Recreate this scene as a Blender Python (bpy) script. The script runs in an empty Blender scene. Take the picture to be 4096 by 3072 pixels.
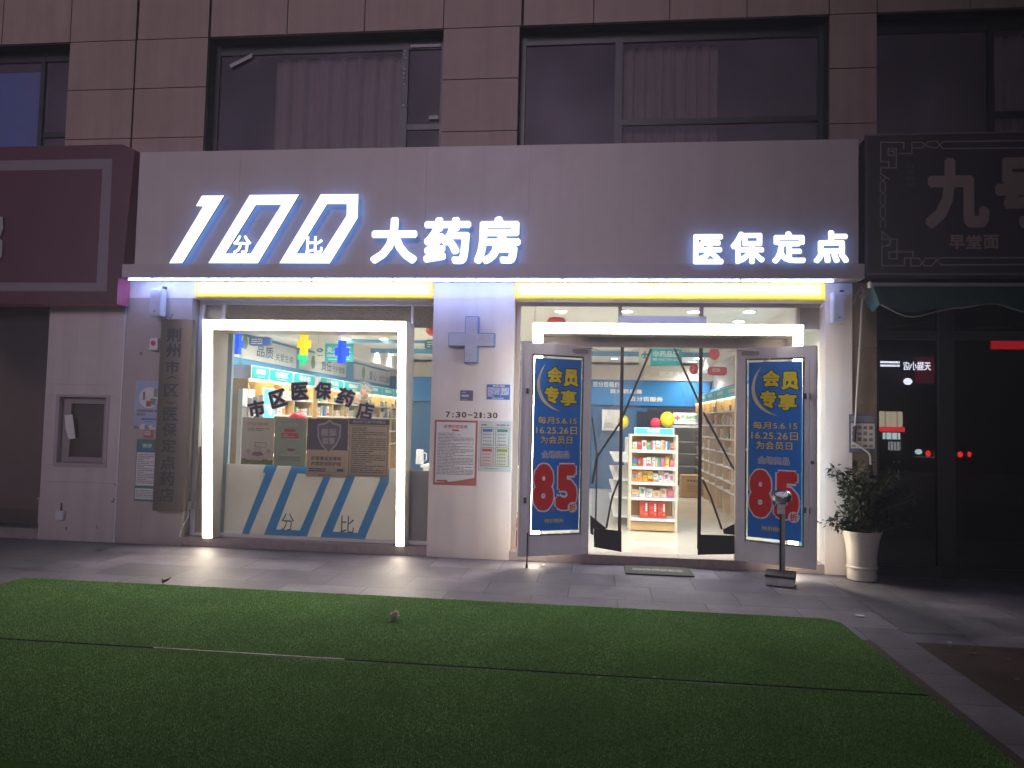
import bpy, bmesh, math, random
from math import sin, cos, pi, radians
from mathutils import Matrix, Vector
import numpy as np

# ------------------------------------------------------------------ camera, world, sun, exposure
SC = bpy.context.scene
COL = SC.collection
YAW, PITCH, ROLL = -0.112268, 0.050764, 0.023541
CAM = Vector((0.0, -8.5754, 1.6))
_f = Vector((sin(YAW)*cos(PITCH), cos(YAW)*cos(PITCH), sin(PITCH)))
_r0 = Vector((cos(YAW), -sin(YAW), 0)); _u0 = _r0.cross(_f)
_r = _r0*cos(ROLL) + _u0*sin(ROLL); _u = -_r0*sin(ROLL) + _u0*cos(ROLL)
cd = bpy.data.cameras.new('camera'); cam = bpy.data.objects.new('camera', cd); COL.objects.link(cam)
cam.matrix_world = Matrix(((_r.x, _u.x, -_f.x, CAM.x), (_r.y, _u.y, -_f.y, CAM.y), (_r.z, _u.z, -_f.z, CAM.z), (0, 0, 0, 1)))
cd.sensor_width = 36; cd.lens = 26; cd.clip_end = 500; cd.clip_start = .05
SC.camera = cam
W = bpy.data.worlds.new('World'); SC.world = W; W.use_nodes = True
sky = W.node_tree.nodes.new('ShaderNodeTexSky'); sky.sky_type = 'NISHITA'; sky.sun_disc = False
SUN_EL, SUN_ROT = radians(18.6), radians(187)
sky.sun_elevation = SUN_EL; sky.sun_rotation = SUN_ROT
sky.air_density = 1.6; sky.dust_density = 2.0
W.node_tree.links.new(sky.outputs[0], W.node_tree.nodes['Background'].inputs[0])
W.node_tree.nodes['Background'].inputs[1].default_value = 0.0018
sl = bpy.data.lights.new('dusk_light', 'SUN'); so = bpy.data.objects.new('dusk_light', sl); COL.objects.link(so)
sl.energy = 0.265; sl.angle = radians(16); sl.color = (.88, .70, .93)
so.rotation_euler = Vector((.12, 1.0, -.34)).to_track_quat('-Z', 'Y').to_euler()
SC.view_settings.view_transform = 'Standard'; SC.view_settings.look = 'None'
SC.view_settings.exposure = 1.85; SC.view_settings.gamma = 1.0
SC.render.engine = 'CYCLES'
SC.cycles.use_denoising = True
SC.cycles.max_bounces = 8; SC.cycles.transparent_max_bounces = 24
SC.cycles.sample_clamp_indirect = 6.0
RNG = random.Random(7)

def at(px, py, Y):
    """measure: the point seen at a pixel of the photograph (4096 px wide) on the upright plane at depth Y -> x, z"""
    k = 26/36*4096
    d = _f + _r*((px-2048)/k) - _u*((py-1536)/k)
    p = CAM + d*((Y-CAM.y)/d.y)
    return p.x, p.z

# ------------------------------------------------------------------ materials
MATS = {}
def mat(name, col, rough=.6, var=.12, scale=6.0, bump=0.0, bscale=40.0, metal=0.0, emit=None, es=0.0, spec=.5, streak=0.0):
    if name in MATS: return MATS[name]
    m = bpy.data.materials.new(name); m.use_nodes = True; MATS[name] = m
    n = m.node_tree.nodes; l = m.node_tree.links; b = n['Principled BSDF']
    b.inputs['Roughness'].default_value = rough; b.inputs['Metallic'].default_value = metal
    b.inputs['Specular IOR Level'].default_value = spec
    c = (*col, 1)
    tc = n.new('ShaderNodeTexCoord')
    if var > 0:
        nz = n.new('ShaderNodeTexNoise'); nz.inputs['Scale'].default_value = scale; nz.inputs['Detail'].default_value = 5
        nz.inputs['Roughness'].default_value = .65
        l.new(tc.outputs['Object'], nz.inputs['Vector'])
        mx = n.new('ShaderNodeMix'); mx.data_type = 'RGBA'
        mx.inputs[6].default_value = tuple(v*(1-var) for v in col)+(1,); mx.inputs[7].default_value = tuple(min(1, v*(1+var)) for v in col)+(1,)
        mr = n.new('ShaderNodeMapRange'); mr.inputs[1].default_value = .3; mr.inputs[2].default_value = .7
        l.new(nz.outputs[0], mr.inputs[0]); l.new(mr.outputs[0], mx.inputs[0]); co = mx.outputs[2]
        if streak:
            mp = n.new('ShaderNodeMapping'); mp.inputs['Scale'].default_value = (7, 7, .45); ns = n.new('ShaderNodeTexNoise'); ns.inputs['Scale'].default_value = 1; ns.inputs['Detail'].default_value = 6
            ms = n.new('ShaderNodeMapRange'); ms.inputs[1].default_value = .42; ms.inputs[2].default_value = .72; ms.inputs[3].default_value = 1; ms.inputs[4].default_value = 1-streak*2
            my = n.new('ShaderNodeMix'); my.data_type = 'RGBA'; my.blend_type = 'MULTIPLY'; my.inputs[0].default_value = 1
            l.new(tc.outputs['Object'], mp.inputs[0]); l.new(mp.outputs[0], ns.inputs['Vector']); l.new(ns.outputs[0], ms.inputs[0]); l.new(co, my.inputs[6]); l.new(ms.outputs[0], my.inputs[7]); co = my.outputs[2]
        l.new(co, b.inputs['Base Color'])
        r2 = n.new('ShaderNodeMapRange'); r2.inputs[3].default_value = max(.02, rough-.1); r2.inputs[4].default_value = min(1, rough+.1)
        l.new(nz.outputs[0], r2.inputs[0]); l.new(r2.outputs[0], b.inputs['Roughness'])
    else:
        b.inputs['Base Color'].default_value = c
    if bump > 0:
        n2 = n.new('ShaderNodeTexNoise'); n2.inputs['Scale'].default_value = bscale; n2.inputs['Detail'].default_value = 4
        l.new(tc.outputs['Object'], n2.inputs['Vector'])
        bp = n.new('ShaderNodeBump'); bp.inputs['Strength'].default_value = bump; bp.inputs['Distance'].default_value = .01
        l.new(n2.outputs[0], bp.inputs['Height']); l.new(bp.outputs[0], b.inputs['Normal'])
    if emit:
        b.inputs['Emission Color'].default_value = (*emit, 1); b.inputs['Emission Strength'].default_value = es
    return m

def glass(name, tint=(1, 1, 1), fac=.06, rough=0.0):
    if name in MATS: return MATS[name]
    m = bpy.data.materials.new(name); m.use_nodes = True; MATS[name] = m
    n = m.node_tree.nodes; l = m.node_tree.links; n.remove(n['Principled BSDF'])
    t = n.new('ShaderNodeBsdfTransparent'); t.inputs[0].default_value = (*tint, 1)
    g = n.new('ShaderNodeBsdfGlossy'); g.inputs['Roughness'].default_value = rough
    fr = n.new('ShaderNodeLayerWeight'); fr.inputs[0].default_value = .3
    ml = n.new('ShaderNodeMath'); ml.operation = 'MULTIPLY_ADD'; ml.inputs[1].default_value = .5; ml.inputs[2].default_value = fac; ml.use_clamp = True
    mx = n.new('ShaderNodeMixShader')
    l.new(fr.outputs['Fresnel'], ml.inputs[0]); l.new(ml.outputs[0], mx.inputs[0])
    l.new(t.outputs[0], mx.inputs[1]); l.new(g.outputs[0], mx.inputs[2]); l.new(mx.outputs[0], n['Material Output'].inputs[0])
    return m

def glow(m, f):
    """paper or vinyl on glass: lets part of the light through from the room behind"""
    n = m.node_tree.nodes; l = m.node_tree.links; b = n['Principled BSDF']; t = n.new('ShaderNodeBsdfTranslucent'); mx = n.new('ShaderNodeMixShader'); mx.inputs[0].default_value = f
    c = b.inputs['Base Color']
    if c.is_linked: l.new(c.links[0].from_socket, t.inputs[0])
    else: t.inputs[0].default_value = c.default_value
    l.new(b.outputs[0], mx.inputs[1]); l.new(t.outputs[0], mx.inputs[2]); l.new(mx.outputs[0], n['Material Output'].inputs[0])
    return m

def film(name, col, op, spec=.3, sc=22):
    """thin translucent sheet: part see-through, part diffuse"""
    if name in MATS: return MATS[name]
    m = bpy.data.materials.new(name); m.use_nodes = True; MATS[name] = m
    n = m.node_tree.nodes; l = m.node_tree.links; b = n['Principled BSDF']
    b.inputs['Base Color'].default_value = (*col, 1); b.inputs['Roughness'].default_value = .25; b.inputs['Specular IOR Level'].default_value = spec
    tc = n.new('ShaderNodeTexCoord'); nz = n.new('ShaderNodeTexNoise'); nz.inputs['Scale'].default_value = sc; nz.inputs['Detail'].default_value = 6
    l.new(tc.outputs['Object'], nz.inputs['Vector'])
    mr = n.new('ShaderNodeMapRange'); mr.inputs[1].default_value = .35; mr.inputs[2].default_value = .75
    mr.inputs[3].default_value = op*.75; mr.inputs[4].default_value = min(1, op*1.25)
    l.new(nz.outputs[0], mr.inputs[0])
    t = n.new('ShaderNodeBsdfTransparent'); mx = n.new('ShaderNodeMixShader')
    l.new(mr.outputs[0], mx.inputs[0]); l.new(t.outputs[0], mx.inputs[1]); l.new(b.outputs[0], mx.inputs[2])
    l.new(mx.outputs[0], n['Material Output'].inputs[0])
    return m

def lamp(name, col, es, axis=None):
    """lit acrylic: emission, fading a little towards the ends of the box when axis is set"""
    if name in MATS: return MATS[name]
    m = mat(name, tuple(.08+.35*c for c in col), rough=.3, var=0, emit=col, es=es)
    return m

M = dict(
 clad=mat('tan_stone_cladding', (.40, .30, .25), .55, .10, 1.6, .12, 60, streak=.07),
 joint=mat('dark_joint', (.05, .035, .035), .8),
 fascia=mat('grey_aluminium_panel', (.60, .54, .52), .42, .05, 2.0, .03, 8, streak=.03),
 lip=mat('grey_metal_lip', (.54, .49, .50), .4, .05, 3),
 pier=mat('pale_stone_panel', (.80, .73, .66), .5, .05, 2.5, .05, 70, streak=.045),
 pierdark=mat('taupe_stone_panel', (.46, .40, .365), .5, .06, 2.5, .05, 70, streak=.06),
 brown=mat('brown_tile', (.26, .20, .13), .45, .15, 4, .08, 30),
 step=mat('granite_step', (.36, .30, .28), .55, .15, 14, .1, 80),
 dark=mat('dark_metal', (.035, .035, .04), .4, .1),
 black=mat('black_plastic', (.02, .02, .022), .45, .1),
 white=mat('white_paint', (.78, .77, .74), .45, .04),
 whiteplastic=mat('white_plastic', (.72, .73, .75), .35, .04),
 silver=mat('silver_aluminium', (.82, .80, .80), .38, .06, 5, metal=.0),
 trim=mat('champagne_trim', (.42, .35, .30), .4, .06),
 chrome=mat('brushed_steel', (.6, .6, .6), .25, .08, 10, metal=1.0),
 yellow=mat('yellow_acrylic', (.85, .68, .03), .3, .05, emit=(1, .70, .03), es=.07),
 wallin=mat('white_wall', (.74, .73, .68), .7, .03),
 ceil=mat('white_ceiling', (.80, .78, .70), .8, .03),
 blue=mat('blue_wall_paint', (.10, .34, .56), .5, .06),
 blueback=mat('bright_blue_wall', (.012, .19, .47), .45, .04),
 navy=mat('navy_panel', (.03, .12, .25), .5, .06),
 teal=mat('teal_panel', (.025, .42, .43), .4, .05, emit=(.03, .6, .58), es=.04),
 cream=mat('cream_panel', (.72, .67, .55), .5, .05),
 beige=mat('beige_band', (.56, .50, .42), .6, .05),
 wood=mat('light_oak_laminate', (.62, .42, .19), .45, .12, 5),
 woodback=mat('tan_back_board', (.42, .24, .11), .5, .08, 5),
 paper=mat('white_paper', (.74, .73, .70), .7, .05, 5),
 ink=mat('dark_ink', (.03, .03, .035), .6, 0),
 greyink=mat('grey_ink', (.22, .21, .21), .7, 0),
 redink=mat('red_ink', (.50, .06, .05), .6, 0),
 bluesign=mat('blue_sign_enamel', (.06, .14, .42), .4, .06),
 pblue=mat('blue_poster', (.016, .22, .72), .35, .05, 3),
 pgold=mat('gold_print', (.92, .78, .02), .4, .05),
 ppale=mat('pale_gold_print', (.86, .76, .40), .4, .05),
 pred=mat('red_print', (.80, .025, .03), .4, .06),
 pwhite=mat('white_print', (.92, .88, .86), .4, 0),
 glass=glass('clear_glass', (.97, .99, .98), .012),
 winglass=glass('tinted_window_glass', (.60, .62, .68), .005, .22),
 darkglass=glass('dark_shop_glass', (.30, .30, .32), .05),
 curtain=mat('beige_curtain', (.30, .245, .22), .9, .1, 3),
 rubber=mat('rubber_mat', (.045, .045, .045), .8, .2, 30, .3, 120),
 leaf=mat('dark_green_leaf', (.011, .027, .010), .5, .45, 9, spec=.25),
 redglossy=mat('red_gloss', (.62, .03, .03), .25, .05),
 redlantern=mat('red_lantern', (.72, .06, .06), .4, .08),
 face=lamp('warm_white_lit_face', (1.0, .86, .64), 12.0),
 ledtube=lamp('cool_white_led', (.30, .42, 1.0), 17.0),
 letter=lamp('white_lit_letter', (.93, .97, 1.0), .55),
 halo=mat('blue_letter_return', (.10, .18, .35), .4, 0, emit=(.16, .34, .90), es=.55),
 turf=mat('turf_backing', (.06, .12, .03), .95, .3, 25, spec=0.0),
 red=mat('dull_red_sign', (.11, .028, .05), .45, .06),
 redreturn=mat('led_lit_sign_return', (.55, .10, .20), .4, .06),  # red return coloured pink and lighter to carry the LED light
 signblack=mat('black_sign_board', (.055, .045, .055), .5, .12),
 signgrey=mat('grey_sign_line', (.36, .32, .35), .5, .08),
 signtan=mat('tan_sign_letter', (.40, .30, .26), .5, .08),
 awning=mat('green_awning_cloth', (.016, .075, .066), .7, .12, 5),
 carton=mat('brown_cardboard', (.40, .24, .11), .8, .08, 6),
 plastic=film('clear_pvc_sheet', (.88, .86, .80), .19, spec=.9, sc=7),
 veiled=film('veiled_window_glass', (.40, .35, .44), .36, spec=.1, sc=1.1),  # purple-grey film paints a pale veil of glare over the upper panes
 frost=mat('speckled_frosted_film', (.34, .30, .20), .7, .35, 60),
)

# ------------------------------------------------------------------ mesh helpers
class MB:
    def __init__(s): s.v = []; s.f = []; s.m = []
    def add(s, vs, fs, mi=0):
        b = len(s.v); s.v += [tuple(v) for v in vs]
        for q in fs: s.f.append([b+i for i in q]); s.m.append(mi)
        return s
    def box(s, x0, x1, y0, y1, z0, z1, mi=0):
        v = [(x, y, z) for z in (z0, z1) for y in (y0, y1) for x in (x0, x1)]
        return s.add(v, [(0, 2, 3, 1), (4, 5, 7, 6), (0, 1, 5, 4), (2, 6, 7, 3), (0, 4, 6, 2), (1, 3, 7, 5)], mi)
    def quad(s, a, b, c, d, mi=0): return s.add([a, b, c, d], [(0, 1, 2, 3)], mi)
    def rect(s, x0, x1, z0, z1, y, mi=0): return s.quad((x0, y, z0), (x1, y, z0), (x1, y, z1), (x0, y, z1), mi)
    def prism(s, poly, y0, y1, mf=0, ms=None, mb=None):
        """outline in x,z pushed from y0 (front) to y1"""
        n = len(poly); ms = mf if ms is None else ms; mb = ms if mb is None else mb
        v = [(x, y0, z) for x, z in poly]+[(x, y1, z) for x, z in poly]
        s.add(v, [list(range(n))], mf); b = len(s.v)-2*n
        s.f.append([b+n+i for i in reversed(range(n))]); s.m.append(mb)
        for i in range(n):
            j = (i+1) % n; s.f.append([b+i, b+n+i, b+n+j, b+j]); s.m.append(ms)
        return s
    def ring(s, outer, inner, y0, y1, mf=0, ms=None, mb=None):
        n = len(outer); ms = mf if ms is None else ms; mb = ms if mb is None else mb
        v = [(x, y0, z) for x, z in outer]+[(x, y0, z) for x, z in inner]+[(x, y1, z) for x, z in outer]+[(x, y1, z) for x, z in inner]
        b = len(s.v); s.v += v
        for i in range(n):
            j = (i+1) % n
            for q, m_ in (((i, j, n+j, n+i), mf), ((2*n+j, 2*n+i, 3*n+i, 3*n+j), mb), ((i, 2*n+i, 2*n+j, j), ms), ((n+j, 3*n+j, 3*n+i, n+i), ms)):
                s.f.append([b+k for k in q]); s.m.append(m_)
        return s
    def tube(s, pts, r, mi=0, n=8, cap=True):
        pts = [Vector(p) for p in pts]; rs = r if isinstance(r, (list, tuple)) else [r]*len(pts)
        rings = []
        for i, p in enumerate(pts):
            d = (pts[min(i+1, len(pts)-1)]-pts[max(i-1, 0)]).normalized()
            a = d.cross(Vector((0, 0, 1)) if abs(d.z) < .9 else Vector((1, 0, 0))).normalized(); b_ = d.cross(a)
            rings.append([p+(a*cos(2*pi*k/n)+b_*sin(2*pi*k/n))*rs[i] for k in range(n)])
        v = [q for g in rings for q in g]; f = []
        for i in range(len(pts)-1):
            for k in range(n): f.append((i*n+k, i*n+(k+1) % n, (i+1)*n+(k+1) % n, (i+1)*n+k))
        if cap: f.append(tuple(range(n))[::-1]); f.append(tuple((len(pts)-1)*n+k for k in range(n)))
        return s.add(v, f, mi)
    def lathe(s, prof, c, mi=0, n=28, sx=1, sy=1, mis=None):
        v = []; f = []
        for r, z in prof:
            for k in range(n): v.append((c[0]+r*sx*cos(2*pi*k/n), c[1]+r*sy*sin(2*pi*k/n), c[2]+z))
        b = len(s.v); s.v += v
        for i in range(len(prof)-1):
            for k in range(n):
                s.f.append([b+i*n+k, b+i*n+(k+1) % n, b+(i+1)*n+(k+1) % n, b+(i+1)*n+k]); s.m.append(mis[i] if mis else mi)
        s.f.append([b+k for k in reversed(range(n))]); s.m.append(mis[0] if mis else mi)
        s.f.append([b+(len(prof)-1)*n+k for k in range(n)]); s.m.append(mis[-1] if mis else mi)
        return s
    def ball(s, c, r, mi=0, n=20, m=12, sz=1.0, drop=0.0):
        prof = []
        for i in range(m+1):
            a = -pi/2+pi*i/m; z = sin(a)*r*sz
            rr = cos(a)*r
            if z < 0 and drop: z *= (1+drop*(-sin(a)))
            prof.append((max(rr, .0004), z))
        return s.lathe(prof, c, mi, n)
    def build(s, name, mats, parent=None, smooth=False, kind=None, bevel=0.0):
        me = bpy.data.meshes.new(name)
        off = Vector((0, 0, 0))
        root = parent
        while root is not None and root.parent is not None: root = root.parent
        if root is not None and not root.get('_local'): off = root.matrix_basis.translation.copy()
        me.from_pydata([(x-off.x, y-off.y, z-off.z) for x, y, z in s.v], [], s.f)
        mats = mats if isinstance(mats, (list, tuple)) else [mats]
        for m in mats: me.materials.append(M[m] if isinstance(m, str) else m)
        me.polygons.foreach_set('material_index', s.m)
        bm = bmesh.new(); bm.from_mesh(me); bmesh.ops.recalc_face_normals(bm, faces=bm.faces)
        if bevel: bmesh.ops.bevel(bm, geom=[e for e in bm.edges if len(e.link_faces) == 2 and e.calc_face_angle(0) > .6], offset=bevel, segments=2, affect='EDGES', clamp_overlap=True)
        bm.to_mesh(me); bm.free()
        if smooth:
            me.polygons.foreach_set('use_smooth', [True]*len(me.polygons))
            me.set_sharp_from_angle(angle=radians(40))
        o = bpy.data.objects.new(name, me); COL.objects.link(o)
        if parent is not None: o.parent = parent
        if kind: o['kind'] = kind
        return o

def tag(o, label, cat, group=None):
    o['label'] = label; o['category'] = cat
    if group: o['group'] = group
    return o
def thing(name, label, cat, loc=(0, 0, 0), rz=0.0, group=None, local=False):
    o = bpy.data.objects.new(name, None); COL.objects.link(o); o.empty_display_size = .1
    o.location = loc; o.rotation_euler = (0, 0, rz)
    if local: o['_local'] = 1
    return tag(o, label, cat, group)

_TC = {}
def _raw(s):
    k = ('raw', s)
    if k in _TC: return _TC[k]
    cu = bpy.data.curves.new('t', 'FONT'); cu.body = s; cu.resolution_u = 3; cu.fill_mode = 'FRONT'
    o = bpy.data.objects.new('t', cu); COL.objects.link(o)
    bpy.context.view_layer.update()
    me = bpy.data.meshes.new_from_object(o.evaluated_get(bpy.context.evaluated_depsgraph_get()))
    bm = bmesh.new(); bm.from_mesh(me); bmesh.ops.remove_doubles(bm, verts=bm.verts, dist=1e-5)
    v = [(q.co.x, q.co.y) for q in bm.verts]; bm.verts.index_update()
    f = [[q.index for q in p.verts] for p in bm.faces]
    eb = [(e.verts[0].index, e.verts[1].index) for e in bm.edges if len(e.link_faces) == 1]
    bm.free(); bpy.data.meshes.remove(me); bpy.data.objects.remove(o); bpy.data.curves.remove(cu)
    _TC[k] = (v, f, eb); return _TC[k]
def glyph(s, off):
    """flat outline of a string scaled to its unit box; weight is added by laying shifted copies behind one another"""
    k = (s, round(off, 4))
    if k in _TC: return _TC[k]
    v0, f0, e0 = _raw(s)
    sh = [(0, 0)]
    if off > .012:
        rings = [off] if off < .06 else [off*.5, off]
        for R in rings:
            n = 8 if R > .02 else 4
            sh += [(R*cos(2*pi*(i+.5)/n), R*sin(2*pi*(i+.5)/n)) for i in range(n)]
    v, f, eb, lay = [], [], [], []
    for i, (dx, dy) in enumerate(sh):
        b = len(v); sc = 1+.0006*i
        v += [(x*sc+dx, y*sc+dy) for x, y in v0]; f += [[b+q for q in p] for p in f0]; eb += [(b+p, b+q) for p, q in e0]; lay += [i]*len(v0)
    xs = [a for a, _ in v] or [0]; ys = [b for _, b in v] or [0]
    w = max(xs)-min(xs) or 1; h = max(ys)-min(ys) or 1
    v = [((a-min(xs))/w, (b-min(ys))/h, .00006*l) for (a, b), l in zip(v, lay)]
    _TC[k] = (v, f, eb, w/h); return _TC[k]
def text(mb, s, x0, x1, z0, z1, y, mi=0, off=.02, depth=0.0, ms=None, mp=None, rot=0.0, mbk=None):
    """write s into the box x0..x1, z0..z1 of a mesh; mp maps (u, depth, v) to space"""
    v, f, eb, _ = glyph(s, off)
    cx, cz = (x0+x1)/2, (z0+z1)/2; w, h = x1-x0, z1-z0
    mp = mp or (lambda u, d, q: (u, y+d, q))
    def put(a, b, d):
        u, q = (a-.5)*w, (b-.5)*h
        return mp(cx+u*cos(rot)-q*sin(rot), d, cz+u*sin(rot)+q*cos(rot))
    mb.add([put(a, b, l) for a, b, l in v], f, mi)
    if depth:
        n = len(v); ms = mi if ms is None else ms
        b0 = len(mb.v)-n
        mb.v += [put(a, b, depth-l) for a, b, l in v]
        for p in f: mb.f.append([b0+n+i for i in reversed(p)]); mb.m.append(ms if mbk is None else mbk)
        for a, b in eb: mb.f.append([b0+a, b0+b, b0+n+b, b0+n+a]); mb.m.append(ms)
    return mb
def dashes(mb, x0, x1, z0, z1, rows, y, mi=0, rng=RNG, h=.5, gap=.15, mp=None, full=.75):
    """a block of print too small to read: broken strokes in rows"""
    mp = mp or (lambda u, q: (u, y, q))
    st = (z1-z0)/rows
    for r in range(rows):
        zc = z1-(r+.5)*st; end = x0+(x1-x0)*(1 if rng.random() < full else rng.uniform(.35, .8)); x = x0
        while x < end-.004:
            w = min(rng.uniform(.02, .11), end-x)
            a, b = zc-st*h/2, zc+st*h/2
            mb.add([mp(x, a), mp(x+w, a), mp(x+w, b), mp(x, b)], [(0, 1, 2, 3)], mi)
            x += w+rng.uniform(.004, .012)
    return mb

exec_after = []
# ------------------------------------------------------------------ ground
def structure(o, kind='structure'): o['kind'] = kind; return o
def paving(name, c1, c2, bw, rh, mort, off, stain):
    m = bpy.data.materials.new(name); m.use_nodes = True; n = m.node_tree.nodes; l = m.node_tree.links; b = n['Principled BSDF']
    tc = n.new('ShaderNodeTexCoord'); br = n.new('ShaderNodeTexBrick')
    br.offset = off; br.inputs['Scale'].default_value = 1; br.inputs['Brick Width'].default_value = bw; br.inputs['Row Height'].default_value = rh
    br.inputs['Mortar Size'].default_value = .006; br.inputs['Mortar Smooth'].default_value = .3; br.inputs['Bias'].default_value = 0
    br.inputs['Color1'].default_value = (*c1, 1); br.inputs['Color2'].default_value = (*c2, 1); br.inputs['Mortar'].default_value = (*mort, 1)
    mp = n.new('ShaderNodeMapping'); mp.inputs['Location'].default_value = (.22, .01, 0)
    l.new(tc.outputs['Object'], mp.inputs[0]); l.new(mp.outputs[0], br.inputs['Vector'])
    n1 = n.new('ShaderNodeTexNoise'); n1.inputs['Scale'].default_value = 2.2; n1.inputs['Detail'].default_value = 7; n1.inputs['Roughness'].default_value = .7
    n2 = n.new('ShaderNodeTexNoise'); n2.inputs['Scale'].default_value = 70; n2.inputs['Detail'].default_value = 3
    n3 = n.new('ShaderNodeTexVoronoi'); n3.inputs['Scale'].default_value = 5.0
    for q in (n1, n2, n3): l.new(tc.outputs['Object'], q.inputs['Vector'])
    def mul(a, b_, lo, hi, f0=.3, f1=.7):
        r = n.new('ShaderNodeMapRange'); r.inputs[1].default_value = f0; r.inputs[2].default_value = f1; r.inputs[3].default_value = lo; r.inputs[4].default_value = hi
        l.new(b_, r.inputs[0]); x = n.new('ShaderNodeMix'); x.data_type = 'RGBA'; x.blend_type = 'MULTIPLY'; x.inputs[0].default_value = 1
        l.new(a, x.inputs[6]); l.new(r.outputs[0], x.inputs[7]); return x.outputs[2]
    c = mul(br.outputs[0], n1.outputs[0], 1-stain, 1+stain*.5); c = mul(c, n2.outputs[0], .70, 1.22); c = mul(c, n3.outputs['Distance'], .38, 1, .035, .08)
    l.new(c, b.inputs['Base Color'])
    r = n.new('ShaderNodeMapRange'); r.inputs[3].default_value = .46; r.inputs[4].default_value = .8; l.new(n1.outputs[0], r.inputs[0]); l.new(r.outputs[0], b.inputs['Roughness'])
    bp = n.new('ShaderNodeBump'); bp.inputs['Strength'].default_value = .35; bp.inputs['Distance'].default_value = .006
    ad = n.new('ShaderNodeMath'); ad.operation = 'MULTIPLY_ADD'; ad.inputs[1].default_value = -3.0; l.new(br.outputs['Fac'], ad.inputs[0]); l.new(n2.outputs[0], ad.inputs[2])
    l.new(ad.outputs[0], bp.inputs['Height']); l.new(bp.outputs[0], b.inputs['Normal'])
    return m
PAVE = paving('granite_slabs', (.18, .163, .215), (.112, .102, .145), .78, .55, (.05, .044, .048), .42, .5)
DARKPAVE = paving('dark_granite_slabs', (.105, .105, .13), (.13, .125, .15), .9, .62, (.035, .035, .04), .5, .3)
REDPAVE = paving('dark_red_bricks', (.060, .024, .022), (.040, .019, .018), .2, .1, (.03, .018, .016), .5, .6)
g = MB(); g.quad((-45, -60, 0), (45, -60, 0), (45, 40, 0), (-45, 40, 0)); structure(g.build('pavement', PAVE))
g = MB(); g.quad((2.47, -2.3, .004), (3.09, -2.3, .004), (3.09, -.35, .004), (2.47, -.35, .004)); structure(g.build('dark_paving_band', DARKPAVE))
g = MB(); g.quad((-12, -1.62, .004), (-5.62, -1.62, .004), (-5.62, -.02, .004), (-12, -.02, .004)); structure(g.build('dark_paving_band', DARKPAVE))
g = MB(); g.quad((2.44, -12, .004), (9, -12, .004), (9, -2.58, .004), (2.44, -2.58, .004)); structure(g.build('brick_path', REDPAVE))
g = MB(); g.quad((2.03, -9, .004), (2.115, -9, .004), (2.115, -2.59, .004), (2.03, -2.59, .004)); structure(g.build('brick_edging', REDPAVE))

# ------------------------------------------------------------------ artificial turf
def pile(n, x0, x1, ya, yb, seed, cut=None):
    r = np.random.default_rng(seed)
    x = r.uniform(x0, x1, n); y = r.uniform(ya, yb, n)
    if cut is not None:
        k = cut(x, y); x, y = x[k], y[k]; n = len(x)
    h = r.uniform(.007, .015, n); a = r.uniform(0, 2*pi, n); w = r.uniform(.0011, .0022, n)
    lean = r.uniform(.2, 1.1, n)*h; la = r.uniform(0, 2*pi, n)
    dx, dy = np.cos(a)*w, np.sin(a)*w
    v = np.empty((n, 3, 3), np.float32); b = .004
    v[:, 0] = np.stack([x-dx, y-dy, np.full(n, b)], 1); v[:, 1] = np.stack([x+dx, y+dy, np.full(n, b)], 1)
    v[:, 2] = np.stack([x+np.cos(la)*lean, y+np.sin(la)*lean, h+b], 1)
    me = bpy.data.meshes.new('pile'); me.vertices.add(n*3); me.vertices.foreach_set('co', v.ravel())
    me.loops.add(n*3); me.loops.foreach_set('vertex_index', np.arange(n*3, dtype=np.int32))
    me.polygons.add(n); me.polygons.foreach_set('loop_start', np.arange(0, n*3, 3, dtype=np.int32))
    me.update()
    at_ = me.attributes.new('shade', 'FLOAT', 'FACE'); at_.data.foreach_set('value', r.random(n).astype(np.float32))
    return me
def blade_mat():
    m = bpy.data.materials.new('turf_blades'); m.use_nodes = True; n = m.node_tree.nodes; l = m.node_tree.links; b = n['Principled BSDF']
    a = n.new('ShaderNodeAttribute'); a.attribute_name = 'shade'
    cr = n.new('ShaderNodeValToRGB'); e = cr.color_ramp.elements
    e[0].position = 0; e[0].color = (.10, .23, .085, 1); e[1].position = 1; e[1].color = (.54, .68, .42, 1)
    q = e.new(.55); q.color = (.215, .40, .18, 1); q = e.new(.88); q.color = (.32, .51, .26, 1)
    tc = n.new('ShaderNodeTexCoord'); nz = n.new('ShaderNodeTexNoise'); nz.inputs['Scale'].default_value = 1.6; nz.inputs['Detail'].default_value = 8; nz.inputs['Roughness'].default_value = .7
    l.new(tc.outputs['Object'], nz.inputs['Vector'])
    mr = n.new('ShaderNodeMapRange'); mr.inputs[1].default_value = .3; mr.inputs[2].default_value = .7; mr.inputs[3].default_value = .62; mr.inputs[4].default_value = 1.3
    x = n.new('ShaderNodeMix'); x.data_type = 'RGBA'; x.blend_type = 'MULTIPLY'; x.inputs[0].default_value = 1
    l.new(nz.outputs[0], mr.inputs[0]); l.new(a.outputs['Fac'], cr.inputs[0]); l.new(cr.outputs[0], x.inputs[6]); l.new(mr.outputs[0], x.inputs[7])
    d = n.new('ShaderNodeBsdfDiffuse'); t = n.new('ShaderNodeBsdfTranslucent'); ms = n.new('ShaderNodeMixShader'); ms.inputs[0].default_value = .4
    l.new(x.outputs[2], d.inputs[0]); l.new(x.outputs[2], t.inputs[0]); l.new(d.outputs[0], ms.inputs[1]); l.new(t.outputs[0], ms.inputs[2])
    l.new(ms.outputs[0], n['Material Output'].inputs[0]); n.remove(b)
    return m
BLADE = blade_mat()
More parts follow.
